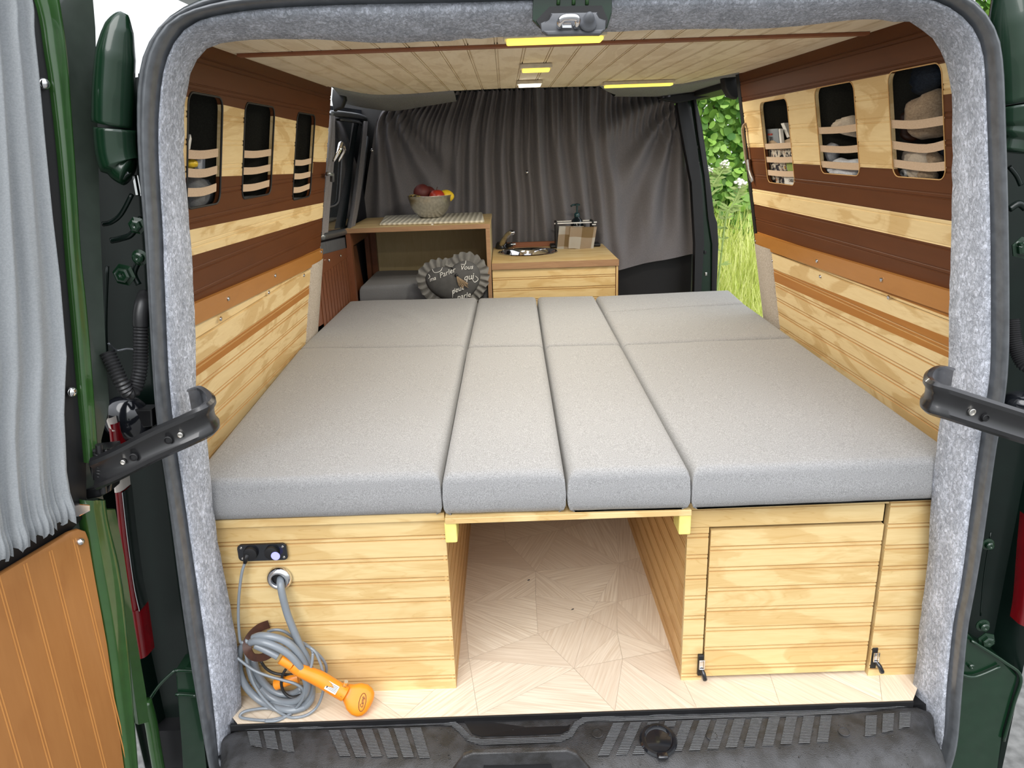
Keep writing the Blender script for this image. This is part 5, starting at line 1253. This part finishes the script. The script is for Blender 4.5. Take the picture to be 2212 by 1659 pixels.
def blob(nm,pl,s,dp,th,mat,lab,cat,grp=None,seed=0,amp=.006):
    """soft crumpled form with its outline taken at its own depth"""
    ol=resample(smoothpath([Pd(a,b,s,dp) for a,b in pl],5,True)+[Pd(*pl[0],s,dp)],41)[:-1]; c=sum(ol,V((0,0,0)))/40; bm=B(); K=7
    for sg in (-1,1):
        rows=[]
        for k in range(1,K+1):
            t=k/K; rows.append([c.lerp(p,t)+V((s*sg*th*math.sqrt(max(0,1-t*t))+ (noise.noise(V((p.x*40,p.y*60*t,p.z*60*t+seed)))*amp if t<1 else 0),0,0)) for p in ol])
        loft(bm,rows,True); bm.faces.new([bm.verts.new(q) for q in rows[0]])
    bmesh.ops.remove_doubles(bm,verts=bm.verts,dist=.0003)
    o=mk(nm,bm,mat,smooth=True); tag(o,lab,cat,grp); return o
def T4(x,y): return (1560+x*.2833,50+y*.2833)
blob('cap',[T4(*q) for q in ((875,790),(890,745),(940,718),(1015,705),(1035,790),(1045,870),(970,855),(900,830))],1,.045,.03,'beige_cloth','beige cap in the middle pocket of the right wall','cap',seed=1)
blob('crumpled_cloth',[T4(*q) for q in ((790,935),(805,912),(855,915),(865,940),(850,1060),(800,1080),(762,1020))],1,.040,.022,'white_cloth','bluish white sock at the left of the middle right pocket','clothing',seed=2)
blob('crumpled_cloth',[T4(*q) for q in ((845,1060),(900,1025),(960,1040),(1050,1035),(1070,1075),(1065,1170),(960,1180),(850,1165),(790,1165),(770,1110))],1,.035,.022,'white_cloth','bluish white crumpled shirt at the bottom of the middle right pocket','clothing',seed=3,amp=.012)
blob('sun_hat',[T4(*q) for q in ((1455,600),(1520,560),(1680,500),(1700,720),(1700,850),(1580,880),(1490,880),(1445,760))],1,.055,.035,'tan_felt','brown felt hat in the nearest pocket of the right wall','hat',seed=4)
blob('leather_bag',[T4(*q) for q in ((1285,690),(1330,645),(1400,650),(1440,690),(1450,830),(1460,900),(1340,905),(1290,800))],1,.050,.03,'leather','dark brown leather bag beside the felt hat in the nearest right pocket','bag',seed=5)
blob('folded_jacket',[T4(*q) for q in ((1280,400),(1640,305),(1660,480),(1460,570),(1320,630),(1300,560))],1,.075,.02,'blue_liner','dark blue cloth at the top of the nearest right pocket','clothing',seed=6)
blob('folded_trousers',[T4(*q) for q in ((1380,980),(1480,960),(1590,980),(1590,1190),(1480,1190),(1400,1080))],1,.045,.02,'beige_cloth','grey beige folded trousers at the bottom of the nearest right pocket','clothing',seed=7)
blob('leather_strap',[T4(*q) for q in ((1590,985),(1640,985),(1680,1060),(1650,1090),(1600,1070))],1,.040,.012,'tan_felt','tan leather strap end beside the folded trousers in the nearest right pocket','strap',seed=8)
blob('folded_trousers',[T4(*q) for q in ((1520,1120),(1610,1120),(1620,1195),(1530,1195))],1,.034,.012,'tan_felt','brown folded cloth at the bottom of the nearest right pocket','clothing',seed=9)
t=thing('white_rope',Pd(*T4(1390,1180),1,.03),'loop of white cord at the bottom left of the nearest right pocket','rope')
bm=B(); tube(bm,smoothpath([Pd(*T4(*q),1,.028) for q in ((1320,1120),(1340,1170),(1370,1185),(1400,1160),(1395,1130),(1370,1135),(1368,1165),(1390,1190))],5),.0045,8); mk('cord',bm,'white',t,smooth=True)
bm=B(); tube(bm,smoothpath([Pd(*T4(*q),1,.032) for q in ((1300,870),(1310,980),(1345,1050),(1420,1140),(1470,1190))],5),.005,8); mk('cord',bm,'beige_cloth',t,smooth=True)
# left pockets
t=thing('kitchen_tool',Pd(425,310,-1,.03),'white pointed tool sticking up in the nearest pocket of the left wall','tool')
bm=B(); prism(bm,[Pd(a,b,-1,.03) for a,b in ((405,325),(408,305),(412,290),(414,300),(411,322))],V((-.004,0,0))); mk('blade',bm,'white',t)
blob('brass_bottle',[(403,350),(412,344),(420,348),(420,360),(412,364),(404,360)],-1,.03,.012,'lemon_yellow','small shiny yellow item behind the bands of the nearest left pocket','bottle',seed=11,amp=.002)
slab('plastic_bag',[(425,347),(446,342),(450,362),(432,370)],-1,.04,.01,'white_cloth','small clear plastic bag behind the bands of the nearest left pocket','bag')
blob('rolled_blanket',[(400,388),(430,384),(446,395),(448,440),(420,452),(398,450)],-1,.05,.03,'dark_cushion','dark grey rolled blanket at the bottom of the nearest left pocket','blanket',seed=12)
blob('rolled_blanket',[(655,335),(672,330),(678,360),(668,372),(652,362)],-1,.05,.02,'dark_cushion','dark bundle in the farthest pocket of the left wall','blanket',seed=13)
blob('rolled_blanket',[(645,378),(658,376),(656,425),(642,428)],-1,.05,.02,'dark_cushion','dark upright roll at the bottom of the farthest left pocket','blanket',seed=14)
# ================================================================== OUTSIDE
bm=B(); box(bm,-14,14,-14,3.0,-.75,-.62); gd=structure(mk('floor_outside',bm,'tarmac'))
gd.name='ground'
# grassy bank on the right
def bankz(x,y): return -.62+max(0,min(1.0,(y-1.9)*.42))+.03*noise.noise(V((x*2,y*2,0)))
bm=B(); rows=[[V((x,y,bankz(x,y))) for x in [-.0+.25*i for i in range(32)]] for y in [1.8+.25*j for j in range(32)]]
for r in rows:
    for p in r: 
        p.x=max(p.x,1.0)
loft(bm,rows); bank=structure(mk('grass_bank',bm,'ground_green',smooth=True)); 
rg=random.Random(11); bm=B()
for k in range(15000):
    if k<11000: x=rg.uniform(1.02,2.4); y=rg.uniform(2.0,4.3)
    else: x=rg.uniform(1.02,5); y=rg.uniform(2.0,5.2)
    z=bankz(x,y); h=rg.uniform(.16,.42); a=rg.uniform(0,2*PI); w=rg.uniform(.0025,.005); b=rg.uniform(.03,.16); da=V((math.cos(a),math.sin(a),0)); q=V((-da.y,da.x,0))*w
    p0=V((x,y,z-.02)); p1=p0+V((0,0,h*.55))+da*b*.25; p2=p0+V((0,0,h))+da*b
    v=[bm.verts.new(c) for c in (p0-q,p0+q,p1+q*.8,p1-q*.8,p2)]
    bm.faces.new(v[:4]); bm.faces.new((v[3],v[2],v[4]))
gr=mk('meadow_grass',bm,'grass_blade',norm=False); tag(gr,'bright yellow-green tall meadow grass outside the open side door','grass'); gr['kind']='stuff'
def hedge(nm,lab,boxr,n,seed,ls=(.020,.042)):
    r=random.Random(seed); t=thing(nm,V(((boxr[0]+boxr[1])/2,boxr[2],boxr[4])),lab,'hedge'); bm=B()
    x0,x1,y0,y1,z0,z1=boxr
    for k in range(n):
        x=r.uniform(x0,x1); z=r.uniform(z0,z1); y=y0+(y1-y0)*(r.random()**1.5)+.18*noise.noise(V((x*2.2,z*2.2,seed)))
        s=r.uniform(*ls); 
        nrm=V((r.gauss(0,.55),-1+r.gauss(0,.4),r.gauss(.35,.55))).normalized(); u=nrm.orthogonal().normalized(); u=(Matrix.Rotation(r.uniform(0,6.28),3,nrm)@u); v=nrm.cross(u)
        c=V((x,y,z)); pts=[c+u*s*ca*(1-.12*abs(sa))+v*s*.85*sa+nrm*(-.12*s*ca*ca) for ca,sa in ((1.12,0),(.72,.62),(.1,.95),(-.65,.72),(-.9,.0),(-.65,-.72),(.1,-.95),(.72,-.62))]
        vs=[bm.verts.new(p) for p in pts]; bm.faces.new(vs)
    mk('foliage',bm,'leaf',t,norm=False)
    bm=B()
    for k in range(26):
        x=r.uniform(x0,x1); a=V((x,(y0+y1)/2,z0)); pp=[a+V((r.uniform(-.15,.15)*i,r.uniform(-.1,.1),(z1-z0)*.9*i/4)) for i in range(5)]; tube(bm,smoothpath(pp,3),[.012-.0007*i for i in range(13)],5)
    mk('stems',bm,'leather',t)
hedge('leafy_hedge','dense green hedge with round leaves behind the meadow grass outside the side door',(.9,4.2,4.2,4.8,.0,2.9),30000,4)
for (pl,fls,lab) in (([(1532,420),(1540,400),(1556,375),(1568,357)],[(1567,356,.030),(1533,368,.022)],'tall pale flowering weed in front of the hedge, nearest the door pillar'),([(1568,472),(1578,450),(1592,425),(1599,398)],[(1599,397,.038)],'tall pale flowering weed in front of the hedge, nearest the striped wall')):
    y=3.3; t=thing('wild_flower',P(*pl[0],'y',y),lab,'flower','pale weeds in front of the hedge')
    base=P(*pl[0],'y',y); g0=V((base.x-.05,y,bankz(base.x,y)))
    sp=smoothpath([g0,g0.lerp(base,.5)]+[P(*q,'y',y) for q in pl],5); bm=B(); tube(bm,sp,.006,6)
    r=random.Random(len(lab)); n=len(sp)
    mk('stem',bm,'stem_green',t); bm=B()
    for i in range(n//4,n-2,1):
        for k in range(3):
            a=r.uniform(0,2*PI); p=sp[i]; e=p+V((math.cos(a)*.07,math.sin(a)*.04,r.uniform(-.01,.04))); q=V((0,0,.009)); md=p.lerp(e,.5)
            bm.faces.new([bm.verts.new(c) for c in (p,md-q,e,md+q)])
    mk('leaves',bm,'stem_green',t,norm=False)
    for a,b,s in fls:
        c=P(a,b,'y',y); bm=B()
        for k in range(26):
            d=V((r.gauss(0,1),r.gauss(0,1),r.gauss(.4,.8))).normalized(); ell(bm,c+d*s*r.uniform(.4,1),s*.28,s*.28,s*.2,6)
        mk('flower_head',bm,'flower_white',t,smooth=True)
# ================================================================== LIGHT
w=bpy.data.worlds.new('sky'); sc.world=w; w.use_nodes=True; nt=w.node_tree; bg=nt.nodes['Background']
tc=nt.nodes.new('ShaderNodeTexCoord'); sp=nt.nodes.new('ShaderNodeSeparateXYZ'); nt.links.new(tc.outputs['Generated'],sp.inputs[0])
rp=nt.nodes.new('ShaderNodeValToRGB'); e=rp.color_ramp.elements
e[0].position=.0; e[0].color=(.35,.37,.36,1); e[1].position=.5; e[1].color=(.95,.98,1.05,1)
nt.links.new(sp.outputs[2],rp.inputs[0]); nt.links.new(rp.outputs[0],bg.inputs[0]); bg.inputs[1].default_value=1.5
ld=bpy.data.lights.new('soft_sun','SUN'); ld.energy=1.6; ld.angle=math.radians(50); ld.color=(1,.98,.95)
lo=bpy.data.objects.new('soft_sun',ld); COL.objects.link(lo); lo.location=(-2,-4,5)
lo.rotation_euler=V((-.18,-.75,.75)).to_track_quat('Z','Y').to_euler()
vs_=sc.view_settings; vs_.view_transform='Standard'; vs_.look='None'; vs_.gamma=1; vs_.exposure=.65; vs_.use_curve_mapping=False
